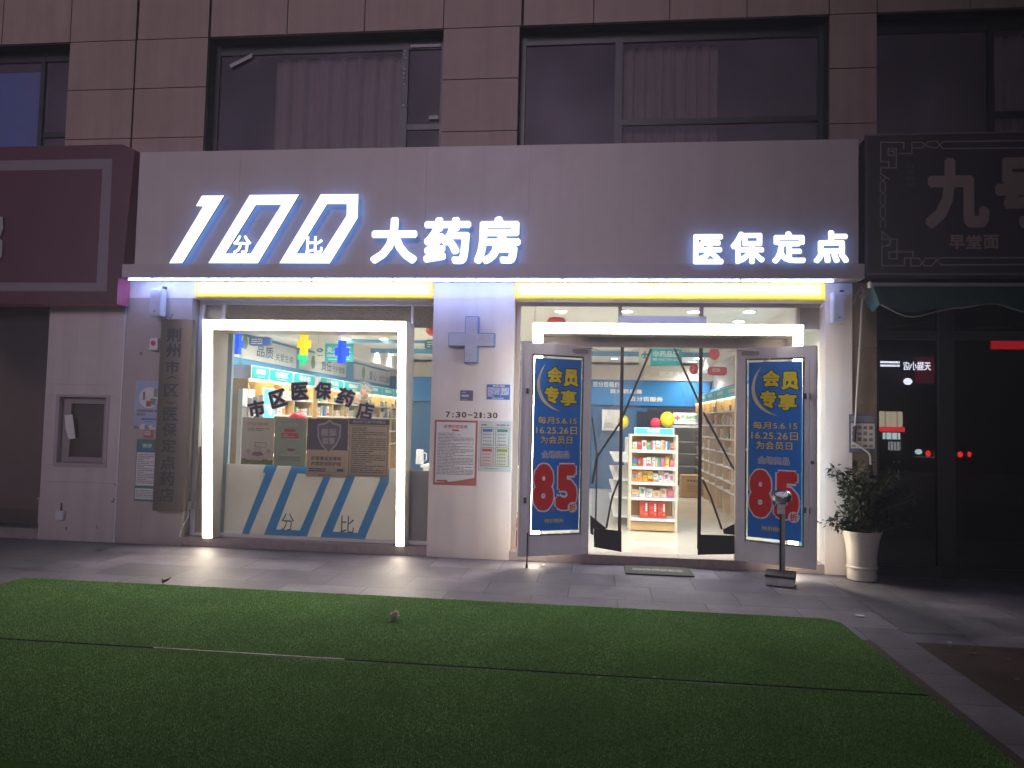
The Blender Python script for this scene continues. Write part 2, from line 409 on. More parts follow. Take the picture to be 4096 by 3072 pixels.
def carpet(label, x0, x1, ya, yb, n, seed, corner):
    t = thing('turf_carpet', label, 'artificial turf', ((x0+x1)/2, (ya+yb)/2, 0))
    poly = [(x0, ya), (x1, ya), (x1, yb-.12), (x1-.1, yb), (x0, yb)] if corner else [(x0, ya), (x1, ya)]+[(x1+(x0-x1)*i/90, yb+.007*sin(i*.31)*sin(i*.083)+.002*sin(i*1.7)) for i in range(91)]
    mb = MB(); k = len(poly); mb.add([(x, y, .001) for x, y in poly]+[(x, y, .007) for x, y in poly], [list(range(k)), list(range(k, 2*k))]+[(i, (i+1) % k, k+(i+1) % k, k+i) for i in range(k)])
    mb.build('backing', 'turf', t)
    me = pile(n, x0, x1, max(ya, -5.4), yb, seed, (lambda x, y: (x1-x)+(yb-y) > .11) if corner else None)
    me.transform(Matrix.Translation(-t.location)); me.materials.append(BLADE)
    o = bpy.data.objects.new('pile', me); COL.objects.link(o); o.parent = t; o['kind'] = 'stuff'
    return t
carpet('far strip of green artificial turf, lying nearest the shop front', -5.37, 2.05, -3.75, -2.0, 230000, 1, True)
carpet('near piece of green artificial turf filling the foreground', -5.37, 2.05, -9.6, -3.786, 230000, 2, False)
mb = MB(); N = 60; pa = []; pb = []
for i in range(N+1):
    x = -2.95+1.34*i/N; w = .0045+RNG.uniform(-.004, .003)*(1 if i % 7 else .2); pa.append((x, -3.772-w*.4, .010+RNG.uniform(0, .002))); pb.append((x, -3.762+w*.6, .013))
mb.add(pa+pb, [(i, i+1, N+2+i, N+1+i) for i in range(N)])
tag(mb.build('seam_tape', mat('pale_seam_tape', (.36, .36, .28), .7, .4, 20)), 'pale strip of seam tape showing between the two turf pieces', 'tape')
# ------------------------------------------------------------------ the building
B = thing('shop_building', 'tan stone-clad building whose ground floor holds the lit pharmacy', 'building', (0, .3, 0))
# upper wall panels with open joints over a dark backing
mb = MB(); J = .006
def pan(x0, x1, z0, z1, wide0=0, wide1=0): mb.box(x0+J+wide0, x1-J-wide1, 0, .05, z0+J, z1-J)
ZR = [4.70, 5.06, 5.70, 6.335]
for x0, x1 in ((-6.79, -5.885), (-5.872, -4.91), (-1.906, -.972), (2.585, 3.108)):
    for a, b in zip(ZR, ZR[1:]): pan(x0, x1, a, b)
XT = [-9.6, -8.7, -7.75, -6.79, -5.885, -4.91, -3.883, -2.893, -1.906, -.955, -.096, .79, 1.67, 2.585, 3.108, 4.1, 5.1, 6.1]
for a, b in zip(XT, XT[1:]): pan(a, b, 6.335, 7.6, wide0=.022 if a in (-4.91, -.955, -5.885) else 0); pan(a, b, 7.6, 8.8)
mb.build('stone_cladding', 'clad', B)
mb = MB()
for x0, x1 in ((-6.79, -4.91), (-1.906, -.972), (2.585, 3.108)): mb.box(x0+.004, x1-.004, .052, .26, 3.05, 6.34)
mb.box(-9.6, 6.1, .052, .26, 6.345, 8.8); mb.box(-9.6, 6.1, 1.2, 1.3, 3.3, 8.8)
mb.box(-9.6, 6.1, .3, 1.2, 3.2, 3.3)
mb.build('backing_wall', 'joint', B)
for (x0, x1, cur, mull) in ((-9.6, -6.79, None, (-7.34, -7.28)), (-4.91, -1.906, (-4.16, -2.46), (-2.46, -2.38)), (-.972, 2.585, (.27, 1.40), (.17, .26)), (3.108, 6.1, (4.45, 6.0), (4.38, 4.45))):
    mb = MB()
    for a, b in ((x0, x0+.06), (x1-.06, x1), (mull[0], mull[1])): mb.box(a, b, .20, .27, 4.4, 6.335)
    mb.box(x0+.06, x1-.06, .21, .265, 6.20, 6.335); mb.box(mull[1], x1-.06, .212, .262, 5.18, 5.25)
    wf = mb.build('window', 'dark', B)
    mb = MB(); mb.rect(x0+.03, x1-.03, 4.4, 6.3, .235); mb.build('pane', 'veiled', wf)
    if cur:
        mb = MB(); n = 90; pts = []
        for i in range(n+1):
            u = i/n; x = cur[0]+(cur[1]-cur[0])*u
            pts.append((x, .36+.022*sin(u*47+1.3*sin(u*9))+.012*sin(u*103)))
        for (xa, ya), (xb, yb) in zip(pts, pts[1:]): mb.quad((xa, ya, 4.4), (xb, yb, 4.4), (xb, yb, 6.19), (xa, ya, 6.19))
        mb.build('curtain', 'curtain', wf, smooth=True)
mb = MB(); mb.box(-9.5, -7.35, .33, .36, 4.4, 6.12); mb.build('window_blind', mat('blue_blind', (.05, .16, .55), .8, .1), B)
mb = MB()  # peeling white tape on the first-floor windows
PT = mat('old_white_tape', (.55, .52, .55), .8, .2, 30); mb.quad((-4.72, .19, 6.07), (-4.70, .19, 6.03), (-4.42, .19, 6.16), (-4.42, .19, 6.21)); mb.build('peeling_tape', PT, B)
mb = MB(); mb.rect(-2.36, -1.98, 6.215, 6.25, .19); mb.build('peeling_tape', PT, B); mb = MB(); mb.rect(-2.10, -1.98, 5.30, 5.345, .19); mb.build('peeling_tape', PT, B); mb = MB()
z = 6.18
while z > 5.48:
    h = RNG.uniform(.012, .05); w = RNG.uniform(.015, .04)
    if RNG.random() < .75: mb.quad((-2.44+RNG.uniform(0, .01), .188, z-h), (-2.44+w, .188, z-h+RNG.uniform(-.01, .01)), (-2.44+w, .188, z), (-2.44, .188, z))
    z -= h+RNG.uniform(.006, .07)
mb.build('peeling_tape', PT, B, kind='stuff')
# fascia and lip
mb = MB()
FX = [-5.605, -4.30, -2.007, -.793, .392, 1.614, 2.83]
for a, b in zip(FX, FX[1:]): mb.box(a+.0004, b-.0004, -.22, 0, 3.40, 4.795)
mb.box(-5.60, 2.825, -.20, -.001, 3.402, 4.79)
mb.build('fascia_panel', 'fascia', B, bevel=.002)
mb = MB(); mb.box(-5.73, 2.877, -.27, -.005, 3.235, 3.398); mb.build('fascia_lip', 'lip', B, bevel=.004)
mb = MB(); mb.box(-5.823, 2.837, -.003, .3, 3.03, 3.234); mb.build('lintel', 'pier', B)
# piers, as stacked panels
def pier(x0, x1, cuts, m):
    mb = MB(); zs = [0]+cuts+[3.23]
    for a, b in zip(zs, zs[1:]): mb.box(x0, x1, 0, .05, a+.0015, b-.0015)
    mb.box(x0+.001, x1-.001, .003, .30, 0, 3.225); return mb.build('pier', m, B)
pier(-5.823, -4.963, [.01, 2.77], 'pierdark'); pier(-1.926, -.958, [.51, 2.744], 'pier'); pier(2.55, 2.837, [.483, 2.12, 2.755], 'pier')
# step, floor, ceiling, walls of the shop
for a, b in ((-4.962, -4.1), (-4.1, -3.0), (-3.0, -2.18), (-2.18, -1.927), (-.957, -.53), (-.53, .25), (.25, .98), (.98, 1.7), (1.7, 2.549)):
    mb = MB(); mb.box(a+.001, b-.001, .012, .27, .0, .105); mb.build('step_block', 'step', B, bevel=.003)
FLOOR = mat('polished_floor_tiles', (.64, .60, .52), .07, .05, 2, spec=.7)
mb = MB(); mb.quad((-4.96, .27, .103), (2.6, .27, .103), (2.6, 9.05, .103), (-4.96, 9.05, .103)); mb.build('shop_floor', FLOOR, B)
mb = MB(); mb.box(-5.0, 2.7, .26, 9.1, 3.03, 3.10); mb.build('shop_ceiling', 'ceil', B)
mb = MB()
mb.box(-5.0, -4.93, .3, 9.1, .1, 3.03); mb.box(2.66, 2.72, .3, 9.1, .1, 3.03); mb.box(-4.93, 2.66, 9.05, 9.12, .1, 3.03)
mb.box(-4.93, -4.55, .3, 9.05, 2.75, 3.03); mb.box(2.3, 2.66, .3, 9.05, 2.8, 3.03)
mb.build('shop_wall', 'wallin', B)
mb = MB(); mb.box(-4.929, 2.659, 8.60, 9.04, 2.62, 2.96); mb.build('beige_soffit', 'beige', B)
mb = MB(); mb.box(-4.9, 2.6, 8.64, 9.04, 2.04, 2.618); bw = mb.build('blue_back_wall', 'blueback', B)
mb = MB(); mb.box(-4.9, 2.6, 8.70, 9.045, .1, 2.038); mb.build('lower_back_wall', 'navy', B)
mb = MB()  # stepped dark shapes on the back wall
for (a, b, c, d) in ((.97, 1.45, 1.05, 1.9), (1.2, 2.2, 1.3, 1.98), (1.05, 2.3, .8, 1.72)): mb.box(a, b, 8.66+.004*c, 8.70, c, d)
mb.build('stepped_panel', mat('black_panel', (.015, .02, .035), .4, .05), B)
mb = MB()
def bt(s, a, b, c, d, Y, q=mb, o=.03):
    (x0, z1), (x1, z0) = at(a, b, Y), at(c, d, Y); text(q, s, x0, x1, z0, z1, Y, 0, o)
zd = lambda a, b: (2340+a*.2984, 1350+b*.2984)
for s, p, q, Y in (('百分百低价', (105, 590), (468, 668), 8.63), ('百分百质量', (335, 690), (768, 755), 8.63), ('百分百服务', (600, 790), (1045, 862), 8.63), ('阴凉冷柜区', (1000, 450), (1490, 525), 8.59)):
    mb = MB(); bt(s, *zd(*p), *zd(*q), Y, mb); mb.build('wall_lettering', 'white', B)
mb = MB()  # blue bands and beams under the ceiling, back of the shop
mb.box(-4.9, 2.6, 6.0, 6.06, 2.93, 3.02); mb.box(-4.9, 2.6, 4.4, 4.44, 2.97, 3.02)
mb.build('blue_beam', 'blue', B)
# blue painted left wall with board panels
mb = MB(); LW = -4.9
mb.box(-4.928, LW, .32, 9.04, .11, 2.745); mb.build('blue_side_wall', 'blue', B)
mb = MB()
for a, b in ((.75, 3.05), (3.2, 5.5), (5.98, 8.95)): mb = MB(); mb.box(LW+.001, LW+.02, a, b, 2.39, 2.705); bd = mb.build('slogan_board', mat('pale_printed_board', (.60, .62, .60), .5, .08, 3), B)
wmp = lambda x: (lambda u, d, q: (x-d, u, q))
mb = MB()
for s, a, b, z0, z1, o in (('品质', 1.62, 2.17, 2.46, 2.63, .015), ('关爱生命', 2.25, 2.93, 2.45, 2.57, .005), ('责任', 4.17, 4.68, 2.44, 2.64, .015), ('守护健康', 4.72, 5.42, 2.45, 2.57, .005), ('爱心', 7.0, 7.55, 2.44, 2.63, .015), ('给您温暖', 7.75, 8.75, 2.44, 2.58, .005)):
    mb = MB(); text(mb, s, a, b, z0, z1, 0, 0, o, mp=wmp(LW+.023)); mb.build('slogan_lettering', mat('slate_blue_print', (.05, .12, .2), .5, 0), B)
mb = MB()
for yy, zz, r, mi in ((3.78, 2.55, .12, 0), (6.6, 2.55, .14, 0), (1.25, 2.62, .10, 0)):
    mb = MB(); mb.add([(LW+.0235, yy+r*.8*cos(a*pi/8), zz+r*sin(a*pi/8)) for a in range(16)], [list(range(16))], mi); mb.build('leaf_print', mat('leaf_green_print', (.16, .28, .16), .6, .3, 20), B)
mb = MB(); text(mb, '处方区', 6.15, 7.2, 2.80, 2.95, 0, 0, .03, mp=wmp(-4.545)); dashes(mb, 7.3, 9.0, 2.79, 2.90, 1, 0, 0, h=.8, mp=lambda u, q: (-4.545, u, q)); mb.build('soffit_lettering', 'white', B)
# right wall
mb = MB(); mb.box(2.6, 2.658, .32, 9.04, .11, 2.42); mb.build('blue_side_wall', 'blue', B)
mb = MB()
for a, b in ((3.3, 5.4), (5.6, 7.4)): mb.box(2.57, 2.599, a, b, 2.40, 2.78)
mb.build('slogan_board', 'wallin', B)

# ------------------------------------------------------------------ shop window (left) and glazing
mb = MB()
for x0, x1, z0, z1 in ((-4.962, -4.90, .105, 3.03), (-2.24, -2.215, .105, 3.03), (-1.95, -1.927, .105, 3.03)): mb.box(x0, x1, .17, .23, z0, z1)
mb.box(-4.90, -2.24, .17, .23, .105, .135); mb.box(-2.215, -1.95, .17, .23, .105, .14); mb.box(-4.90, -1.95, .165, .225, 2.985, 3.03)
mb.box(-4.66, -4.62, .172, .226, .135, 2.985)
wf = mb.build('shop_window', 'silver', B)
mb = MB(); mb.rect(-4.93, -1.94, .12, 3.0, .20); mb.build('pane', 'glass', wf)
mb = MB(); mb.box(-4.615, -2.245, .203, .21, 2.70, 2.98); mb.box(-2.213, -1.952, .203, .21, 2.715, 2.98); mb.build('frosted_film', 'frost', wf)
mb = MB(); mb.box(-2.213, -1.952, .203, .21, .142, .985); mb.build('grey_film', mat('grey_film', (.30, .285, .26), .6, .08), wf)
mb = MB(); mb.box(-4.90, -4.66, .203, .21, .136, 1.2); mb.build('film_panel', mat('beige_film', (.40, .35, .27), .6, .08), wf)
mb = MB(); mb.box(-4.61, -4.545, .25, .30, .135, 2.9); mb.build('blue_post', mat('pale_blue_post', (.30, .42, .54), .4, .08), wf)
mb = MB(); mb.box(-4.54, -2.25, .215, .235, .136, .995); mb.build('lower_board', mat('cream_window_board', (.72, .70, .64), .6, .06, 2), wf)
mb = MB(); Yb = .2135; bl = [(-4.033, .994), (-3.875, .994), (-4.211, .138), (-4.30, .138), (-4.02, .87), (-4.08, .87)]
bl = [(-4.033, .994), (-3.875, .994), (-4.211, .138), (-4.305, .138), (-4.03, .895), (-4.066, .895)]
mb.prism(bl, Yb, .2149)
def sh(x, z, x0, k=.0): return (x, z)
mb.ring([(-3.695, .994), (-3.15, .994), (-3.47, .138), (-4.02, .138)], [(-3.62, .90), (-3.275, .90), (-3.56, .21), (-3.866, .21)], Yb, .2149)
mb.ring([(-2.95, .994), (-2.463, .994), (-2.463, .834), (-2.74, .138), (-3.30, .138)], [(-2.88, .90), (-2.58, .90), (-2.575, .86), (-2.832, .21), (-3.145, .21)], Yb, .2149)
mb.build('blue_numerals', mat('blue_vinyl', (.03, .34, .66), .45, .05), wf)
mb = MB(); text(mb, '分', -3.80, -3.64, .20, .41, Yb-.001, 0, .01); text(mb, '比', -3.05, -2.88, .20, .41, Yb-.001, 0, .01); mb.build('window_lettering', mat('slate_vinyl', (.05, .10, .14), .5, 0), wf)

# door side glazing: head beam, fixed sidelights, transom bars
mb = MB(); HB = 2.49
mb.box(-.60, 2.142, .02, .14, HB, 2.60); mb.box(-.08, -.048, .03, .13, .105, HB); mb.box(1.59, 1.622, .03, .13, .105, HB)
for x in (.277, 1.215): mb.box(x-.022, x+.022, .17, .22, 2.62, 3.03)
mb.box(-.957, 2.549, .172, .222, 2.985, 3.03); mb.box(-.957, -.9, .17, .23, .105, 2.985); mb.box(2.285, 2.318, .17, .23, .105, 2.985); mb.box(-.735, -.728, .19, .22, 2.62, 2.985)
df = mb.build('door_frame', 'trim', B)
mb = MB(); mb.rect(-.93, -.08, .11, 2.985, .20); mb.rect(1.622, 2.54, .11, 2.985, .20); mb.rect(-.08, 1.622, 2.60, 2.985, .20); mb.build('pane', 'glass', df)
mb = MB(); mb.box(2.32, 2.545, .203, .21, 2.74, 2.985); mb.build('grey_film', mat('grey_brown_film', (.26, .22, .19), .6, .1), df)
mb = MB(); mb.box(.258, 1.262, .11, .165, 2.785, 2.865); mb.build('sensor_bar', mat('grey_sensor_bar', (.48, .46, .42), .4, .05), df)
for x in (.15, -.35, .9, 1.37): pass
# ------------------------------------------------------------------ illuminated portals
def portal(name, label, xo0, xi0, xi1, xo1, zt, zi, zb, yt, yb, back):
    t = thing(name, label, 'light frame', ((xo0+xo1)/2, yb, zb))
    yf = lambda z: yb+(yt-yb)*(z-zb)/(zt-zb)
    outer = [(xo0, zb), (xo0, zt), (xo1, zt), (xo1, zb), (xi1, zb), (xi1, zi), (xi0, zi), (xi0, zb)]
    mb = MB(); n = 8
    mb.add([(x, yf(z), z) for x, z in outer]+[(x, back, z) for x, z in outer], [(0, 1, 6, 7), (1, 2, 5, 6), (2, 3, 4, 5), (8, 15, 14, 9), (9, 14, 13, 10), (10, 13, 12, 11)]+[(i, (i+1) % n, n+(i+1) % n, n+i) for i in range(n)])
    mb.build('casing', mat('pale_metal_casing', (.50, .45, .40), .35, .05), t)
    e = .011; d = .004
    mb = MB()
    Q = lambda x, z: (x, yf(z)-d, z)
    mb.quad(Q(xo0+e, zb+.004), Q(xi0-e, zb+.004), Q(xi0-e, zi+e), Q(xo0+e, zi+e)); mb.quad(Q(xi1+e, zb+.004), Q(xo1-e, zb+.004), Q(xo1-e, zi+e), Q(xi1+e, zi+e))
    mb.quad(Q(xo0+e, zi+e), Q(xo1-e, zi+e), Q(xo1-e, zt-e), Q(xo0+e, zt-e))
    mb.build('lit_face', 'face', t)
    return t
portal('illuminated_window_frame', 'bright white light frame standing around the shop window', -4.70, -4.562, -2.30, -2.19, 2.74, 2.61, .106, -.22, -.002, .165)
portal('illuminated_door_portal', 'bright white light portal over the glass doors', -.722, -.595, 2.142, 2.262, 2.738, 2.608, .106, -.22, -.015, .165)
# yellow light boxes above
def ybox(x0, x1, label, seed):
    t = thing('yellow_light_box', label, 'light box', ((x0+x1)/2, 0, 3.04), group='yellow light boxes under the fascia')
    mb = MB(); mb.box(x0, x1, -.05, .16, 3.035, 3.224); mb.build('casing', 'yellow', t, bevel=.006)
    m = bpy.data.materials.new('lit_yellow_acrylic'); m.use_nodes = True; n = m.node_tree.nodes; l = m.node_tree.links; b = n['Principled BSDF']
    b.inputs['Base Color'].default_value = (.45, .33, .02, 1)
    tc = n.new('ShaderNodeTexCoord'); sx = n.new('ShaderNodeSeparateXYZ'); l.new(tc.outputs['Generated'], sx.inputs[0])
    def edge(sock, a, b_):
        r = n.new('ShaderNodeMapRange'); r.interpolation_type = 'SMOOTHSTEP'; r.inputs[1].default_value = a; r.inputs[2].default_value = b_; l.new(sock, r.inputs[0]); return r.outputs[0]
    def mul(a, b_):
        q = n.new('ShaderNodeMath'); q.operation = 'MULTIPLY'; l.new(a, q.inputs[0]); l.new(b_, q.inputs[1]); return q.outputs[0]
    k = mul(mul(edge(sx.outputs[0], 0, .02), edge(sx.outputs[0], 1, .98)), mul(edge(sx.outputs[2], -.05, .35), edge(sx.outputs[2], 1.1, .8)))
    if seed:   # this box has one dead tube: its right half burns yellower
        dead = edge(sx.outputs[0], .47, .40)
        q = n.new('ShaderNodeMath'); q.operation = 'MULTIPLY_ADD'; q.inputs[1].default_value = .40; q.inputs[2].default_value = .60; l.new(dead, q.inputs[0]); k = mul(k, q.outputs[0])
    cr = n.new('ShaderNodeValToRGB'); e = cr.color_ramp.elements; e[0].color = (1, .62, .01, 1); e[1].color = (1, .93, .62, 1); q = e.new(.5); q.color = (1, .86, .27, 1)
    l.new(k, cr.inputs[0]); l.new(cr.outputs[0], b.inputs['Emission Color'])
    st = n.new('ShaderNodeMath'); st.operation = 'MULTIPLY_ADD'; st.inputs[1].default_value = .46; st.inputs[2].default_value = .30; l.new(k, st.inputs[0]); l.new(st.outputs[0], b.inputs['Emission Strength'])
    mb = MB(); mb.box(x0+.004, x1-.004, -.056, -.051, 3.052, 3.221); mb.build('lit_face', m, t)
ybox(-4.905, -1.930, 'yellow light box above the shop window, evenly lit', 0)
ybox(-.953, 2.535, 'yellow light box above the glass doors, its right half dimmer', 1)
# LED tubes under the lip
JX = [-5.667, -5.349, -4.334, -3.344, -2.362, -1.386, -.396, .584, 1.575, 2.567]
ordn = ['first', 'second', 'third', 'fourth', 'fifth', 'sixth', 'seventh', 'eighth', 'ninth']
for i, (a, b) in enumerate(zip(JX, JX[1:])):
    t = thing('led_tube', ('short ' if i == 0 else '')+f'lit white tube under the fascia lip, {ordn[i]} from the left', 'led tube', ((a+b)/2, -.235, 3.215), group='led tubes under the fascia lip')
    mb = MB(); mb.tube([(a+.012, -.235, 3.215), (b-.012, -.235, 3.215)], .009, n=10); mb.build('tube', 'ledtube', t)
    mb = MB()
    for x in (a+.006, b-.006): mb.box(x-.005, x+.005, -.246, -.224, 3.204, 3.236)
    mb.box(a+.012, b-.012, -.243, -.227, 3.2255, 3.234); mb.build('clip', 'whiteplastic', t)
# ------------------------------------------------------------------ lit signs on the fascia
t = thing('pharmacy_sign', 'lit white 100 numerals and three characters on the fascia above the window', 'shop sign', (-3.0, -.22, 3.39))
YF, YB2 = -.325, -.305
LM = ['letter', mat('dark_blue_return', (.03, .05, .12), .4, 0), 'halo']
mb = MB(); mb.prism([(-4.716, 4.211), (-4.437, 4.209), (-4.923, 3.398), (-5.09, 3.396), (-4.692, 4.083), (-4.784, 4.086)], YF, YB2, 0, 1, 2); mb.build('numeral', LM, t)
mb = MB(); mb.ring([(-4.115, 4.213), (-3.508, 4.211), (-3.979, 3.395), (-4.595, 3.397)], [(-4.035, 4.093), (-3.718, 4.091), (-4.073, 3.509), (-4.39, 3.51)], YF, YB2, 0, 1, 2); mb.build('numeral', LM, t)
mb = MB(); mb.ring([(-3.24, 4.212), (-2.787, 4.208), (-2.785, 3.928), (-3.102, 3.393), (-3.714, 3.395)], [(-3.161, 4.095), (-2.921, 4.093), (-2.918, 3.956), (-3.197, 3.507), (-3.511, 3.508)], YF, YB2, 0, 1, 2); mb.build('numeral', LM, t)
def letters(t, rows, off):
    for s, x0, x1, z0, z1 in rows:
        mb = MB(); text(mb, s, x0, x1, z0, z1, YF, 0, off, depth=YB2-YF, ms=1, mbk=2); mb.build('character', LM, t)
letters(t, (('分', -4.297, -4.070, 3.511, 3.728), ('比', -3.405, -3.192, 3.509, 3.715)), .035)
letters(t, (('大', -2.62, -2.062, 3.388, 3.932), ('药', -1.99, -1.444, 3.384, 3.927), ('房', -1.40, -.870, 3.383, 3.934)), .046)
t = thing('insurance_sign', 'four lit white characters at the right end of the fascia', 'shop sign', (1.87, -.22, 3.38))
letters(t, (('医', 1.048, 1.375, 3.380, 3.716), ('保', 1.450, 1.816, 3.383, 3.742), ('定', 1.892, 2.249, 3.386, 3.744), ('点', 2.326, 2.697, 3.391, 3.750)), .05)
# ------------------------------------------------------------------ doors
def door(label, hinge, ang, x0, x1, left):
    t = thing('glass_door', label, 'door', hinge, ang, group='open glass doors', local=True)
    H = 2.375; th = .04
    so_, si = .125, .10
    a, b = (x0+so_, x1-si) if left else (x0+si, x1-so_)
    mb = MB(); mb.box(x0, a, 0, th, 0, H); mb.box(b, x1, 0, th, 0, H); mb.box(a, b, .001, th-.001, H-.125, H); mb.box(a, b, .001, th-.001, 0, .225)
    f = mb.build('frame', 'silver', t, bevel=.003)
    mb = MB()   # glazing beads
    for q in ((a, a+.018, .225, H-.125), (b-.018, b, .225, H-.125)): mb.box(q[0], q[1], -.004, .012, q[2], q[3])
    mb.box(a+.018, b-.018, -.004, .012, H-.143, H-.125); mb.box(a+.018, b-.018, -.004, .012, .225, .243); mb.build('glazing_bead', 'chrome', f)
    mb = MB(); mb.rect(a, b, .2, H-.1, .02); mb.build('pane', 'glass', t)
    # poster
    px0, px1, pz0, pz1 = a+.03, b-.025, .275, H-.165
    mb = MB(); mb.box(px0, px1, .010, .014, pz0, pz1); p = mb.build('poster', 'pblue', t)
    U = lambda u: px0+(px1-px0)*u
    V = lambda v: pz1-(pz1-pz0)*v
    mb = MB(); Y0 = .0085
    n = 18; arc = []; c = (.72, .135); Wd = px1-px0; Hh = pz1-pz0
    out = []; inn = []
    for i in range(n+1):
        s = i/n
        bz = lambda p0, p1, p2, p3: (1-s)**3*p0+3*(1-s)**2*s*p1+3*(1-s)*s*s*p2+s**3*p3
        out.append((U(bz(.24, -.06, -.02, .56)), V(bz(.03, .12, .28, .308)))); inn.append((U(bz(.24, .03, .06, .56)), V(bz(.03, .12, .255, .308))))
    for i in range(n): mb.add([(out[i][0], Y0, out[i][1]), (out[i+1][0], Y0, out[i+1][1]), (inn[i+1][0], Y0, inn[i+1][1]), (inn[i][0], Y0, inn[i][1])], [(0, 1, 2, 3)], 1)
    def T(s, u0, u1, v0, v1, mi, off, back=None, boff=.06, g=.012):
        if back is not None: text(mb, s, U(u0)-g, U(u1)+g, V(v1)-g, V(v0)+g, Y0, back, boff)
        text(mb, s, U(u0), U(u1), V(v1), V(v0), Y0-.0012, mi, off)
    T('会', .27, .59, .048, .143, 0, .055, 3, .10); T('员', .62, .94, .058, .160, 0, .055, 3, .10); T('专', .22, .53, .163, .265, 0, .055, 3, .10); T('享', .56, .91, .182, .275, 0, .055, 3, .10)
    for s, us, v0, v1 in (('每月5.6.15', (.09, .92), .340, .383), ('16.25.26日', (.06, .93), .397, .443), ('为会员日', (.15, .83), .452, .498)): T(s, *us, v0, v1, 1, .02, 3, .055, .004)
    T('全场商品', .19, .77, .540, .580, 5, .01, 4, .07, .006)
    T('8', .025, .45, .615, .885, 2, .062, 4, .10, .016); T('5', .50, .95, .617, .882, 2, .062, 4, .10, .016)
    mb.rect(U(.435), U(.475), V(.890), V(.872), Y0-.0005, 2)
    cc = (U(.86), V(.868)); r = .060
    mb.add([(cc[0]+r*cos(k*pi/14), Y0-.0022, cc[1]+r*sin(k*pi/14)) for k in range(28)], [list(range(28))], 4)
    text(mb, '折', cc[0]-.041, cc[0]+.041, cc[1]-.043, cc[1]+.043, Y0-.0034, 2, .025)
    T('特价除外', .27, .68, .930, .957, 1, .02, 3, .05, .003)
    mb.build('poster_print', ['pgold', 'ppale', 'pred', 'ink', 'pwhite', 'bluesign'], p)
    # full-height pull bar on the outer stile
    xb = x0+so_*.74 if left else x1-so_*.62
    mb = MB(); mb.box(xb-.013, xb+.013, -.05, -.026, .27, H-.16); hd = mb.build('pull_bar', 'silver', t, bevel=.003)
    mb = MB()
    for z in (.62, 1.83): mb.box(xb-.045, xb+.02, -.024, -.001, z-.03, z+.03)
    mb.build('bracket', 'chrome', hd)
    if left:
        mb = MB(); mb.tube([(xb, -.038, .27), (xb, -.038, -.075)], .008); mb.tube([(xb, -.038, -.07), (xb, -.038, -.113)], .013, n=10); mb.build('door_stop_rod', 'dark', t)
    else:
        mb = MB(); mb.tube([(x1-.035, -.001, 1.13), (x1-.035, -.03, 1.13)], .02, n=14); mb.tube([(x1-.035, -.03, 1.13), (x1-.035, -.045, 1.13)], .011, n=12); mb.build('lock', 'chrome', t)
    mb = MB(); hx = -.02 if left else .02; sg = -1 if left else 1
    mb.box(min(sg*.06, sg*.25), max(sg*.06, sg*.25), -.03, -.001, H-.085, H-.045); 
    mb.tube([(sg*.22, -.035, H-.05), (sg*.02, -.05, H-.03), (-sg*.14, .10, H-.03)], .006); mb.build('closer_arm', 'trim', t)
    return t
door('left glass door swung open, with the unobstructed blue discount poster', (-.047, -.005, .115), radians(27.6), -.863, 0, True)
door('right glass door swung open, its blue poster partly behind the platform scale', (1.588, -.005, .115), radians(-28.3), 0, .854, False)
# clear flap curtains between the door bars
def flap(label, xb, pts_sheets, strips, bottoms):
    t = thing('door_flap', label, 'door curtain', (xb, .06, .11), group='clear flaps in the doorway')
    mb = MB(); mb.box(xb-.019, xb+.019, .045, .075, .21, 2.49); mb.build('bar', mat('bronze_bar', (.10, .075, .065), .4, .08), t)
    for poly, y in pts_sheets:
        mb = MB(); P = [(at(*zp, y)) for zp in poly]; mb.add([(x, y+.012*sin(i*2.3), z) for i, (x, z) in enumerate(P)], [list(range(len(P)))]); mb.build('clear_sheet', 'plastic', t)
    for line, y, w in strips:
        mb = MB(); P = [at(*zp, y) for zp in line]
        for (xa, za), (xb_, zb) in zip(P, P[1:]):
            d = Vector((xb_-xa, 0, zb-za)).normalized(); nn = Vector((-d.z, 0, d.x))*w
            mb.add([(xa+nn.x, y, za+nn.z), (xb_+nn.x, y, zb+nn.z), (xb_-nn.x, y, zb-nn.z), (xa-nn.x, y, za-nn.z)]+[(xa+nn.x, y+.006, za+nn.z), (xb_+nn.x, y+.006, zb+nn.z), (xb_-nn.x, y+.006, zb-nn.z), (xa-nn.x, y+.006, za-nn.z)], [(0, 1, 2, 3), (7, 6, 5, 4), (0, 4, 5, 1), (1, 5, 6, 2), (2, 6, 7, 3), (3, 7, 4, 0)])
        mb.build('magnet_strip', mat('grey_magnet_strip', (.09, .08, .07), .5, .1), t)
    for poly, y in bottoms:
        mb = MB(); mb.prism([at(*p, y) for p in poly], y-.006, y+.006); mb.build('bottom_weight', mat('charcoal_flap_hem', (.05, .047, .043), .5, .12), t)
    return t
flap('left clear doorway flap, gathered beside the bar next to the left door', .305,
     [([(2605, 1392), (2530, 1395), (2500, 1440), (2372, 1830), (2368, 2080), (2420, 2115), (2450, 1920), (2520, 1750)], .115), ([(2366, 1395), (2482, 1395), (2486, 2122), (2380, 2112), (2366, 2060)], .135)],
     [([(2605, 1395), (2480, 1692), (2388, 1828), (2368, 1935)], .105, .012), ([(2368, 1670), (2388, 1818), (2382, 2110)], .125, .010), ([(2485, 1896), (2448, 1990), (2425, 2112)], .11, .011)],
     [([(2375, 2112), (2486, 2124), (2486, 2208), (2376, 2188)], .05), ([(2361, 2060), (2424, 2112), (2424, 2118), (2374, 2114), (2374, 2142), (2361, 2134)], .09)])
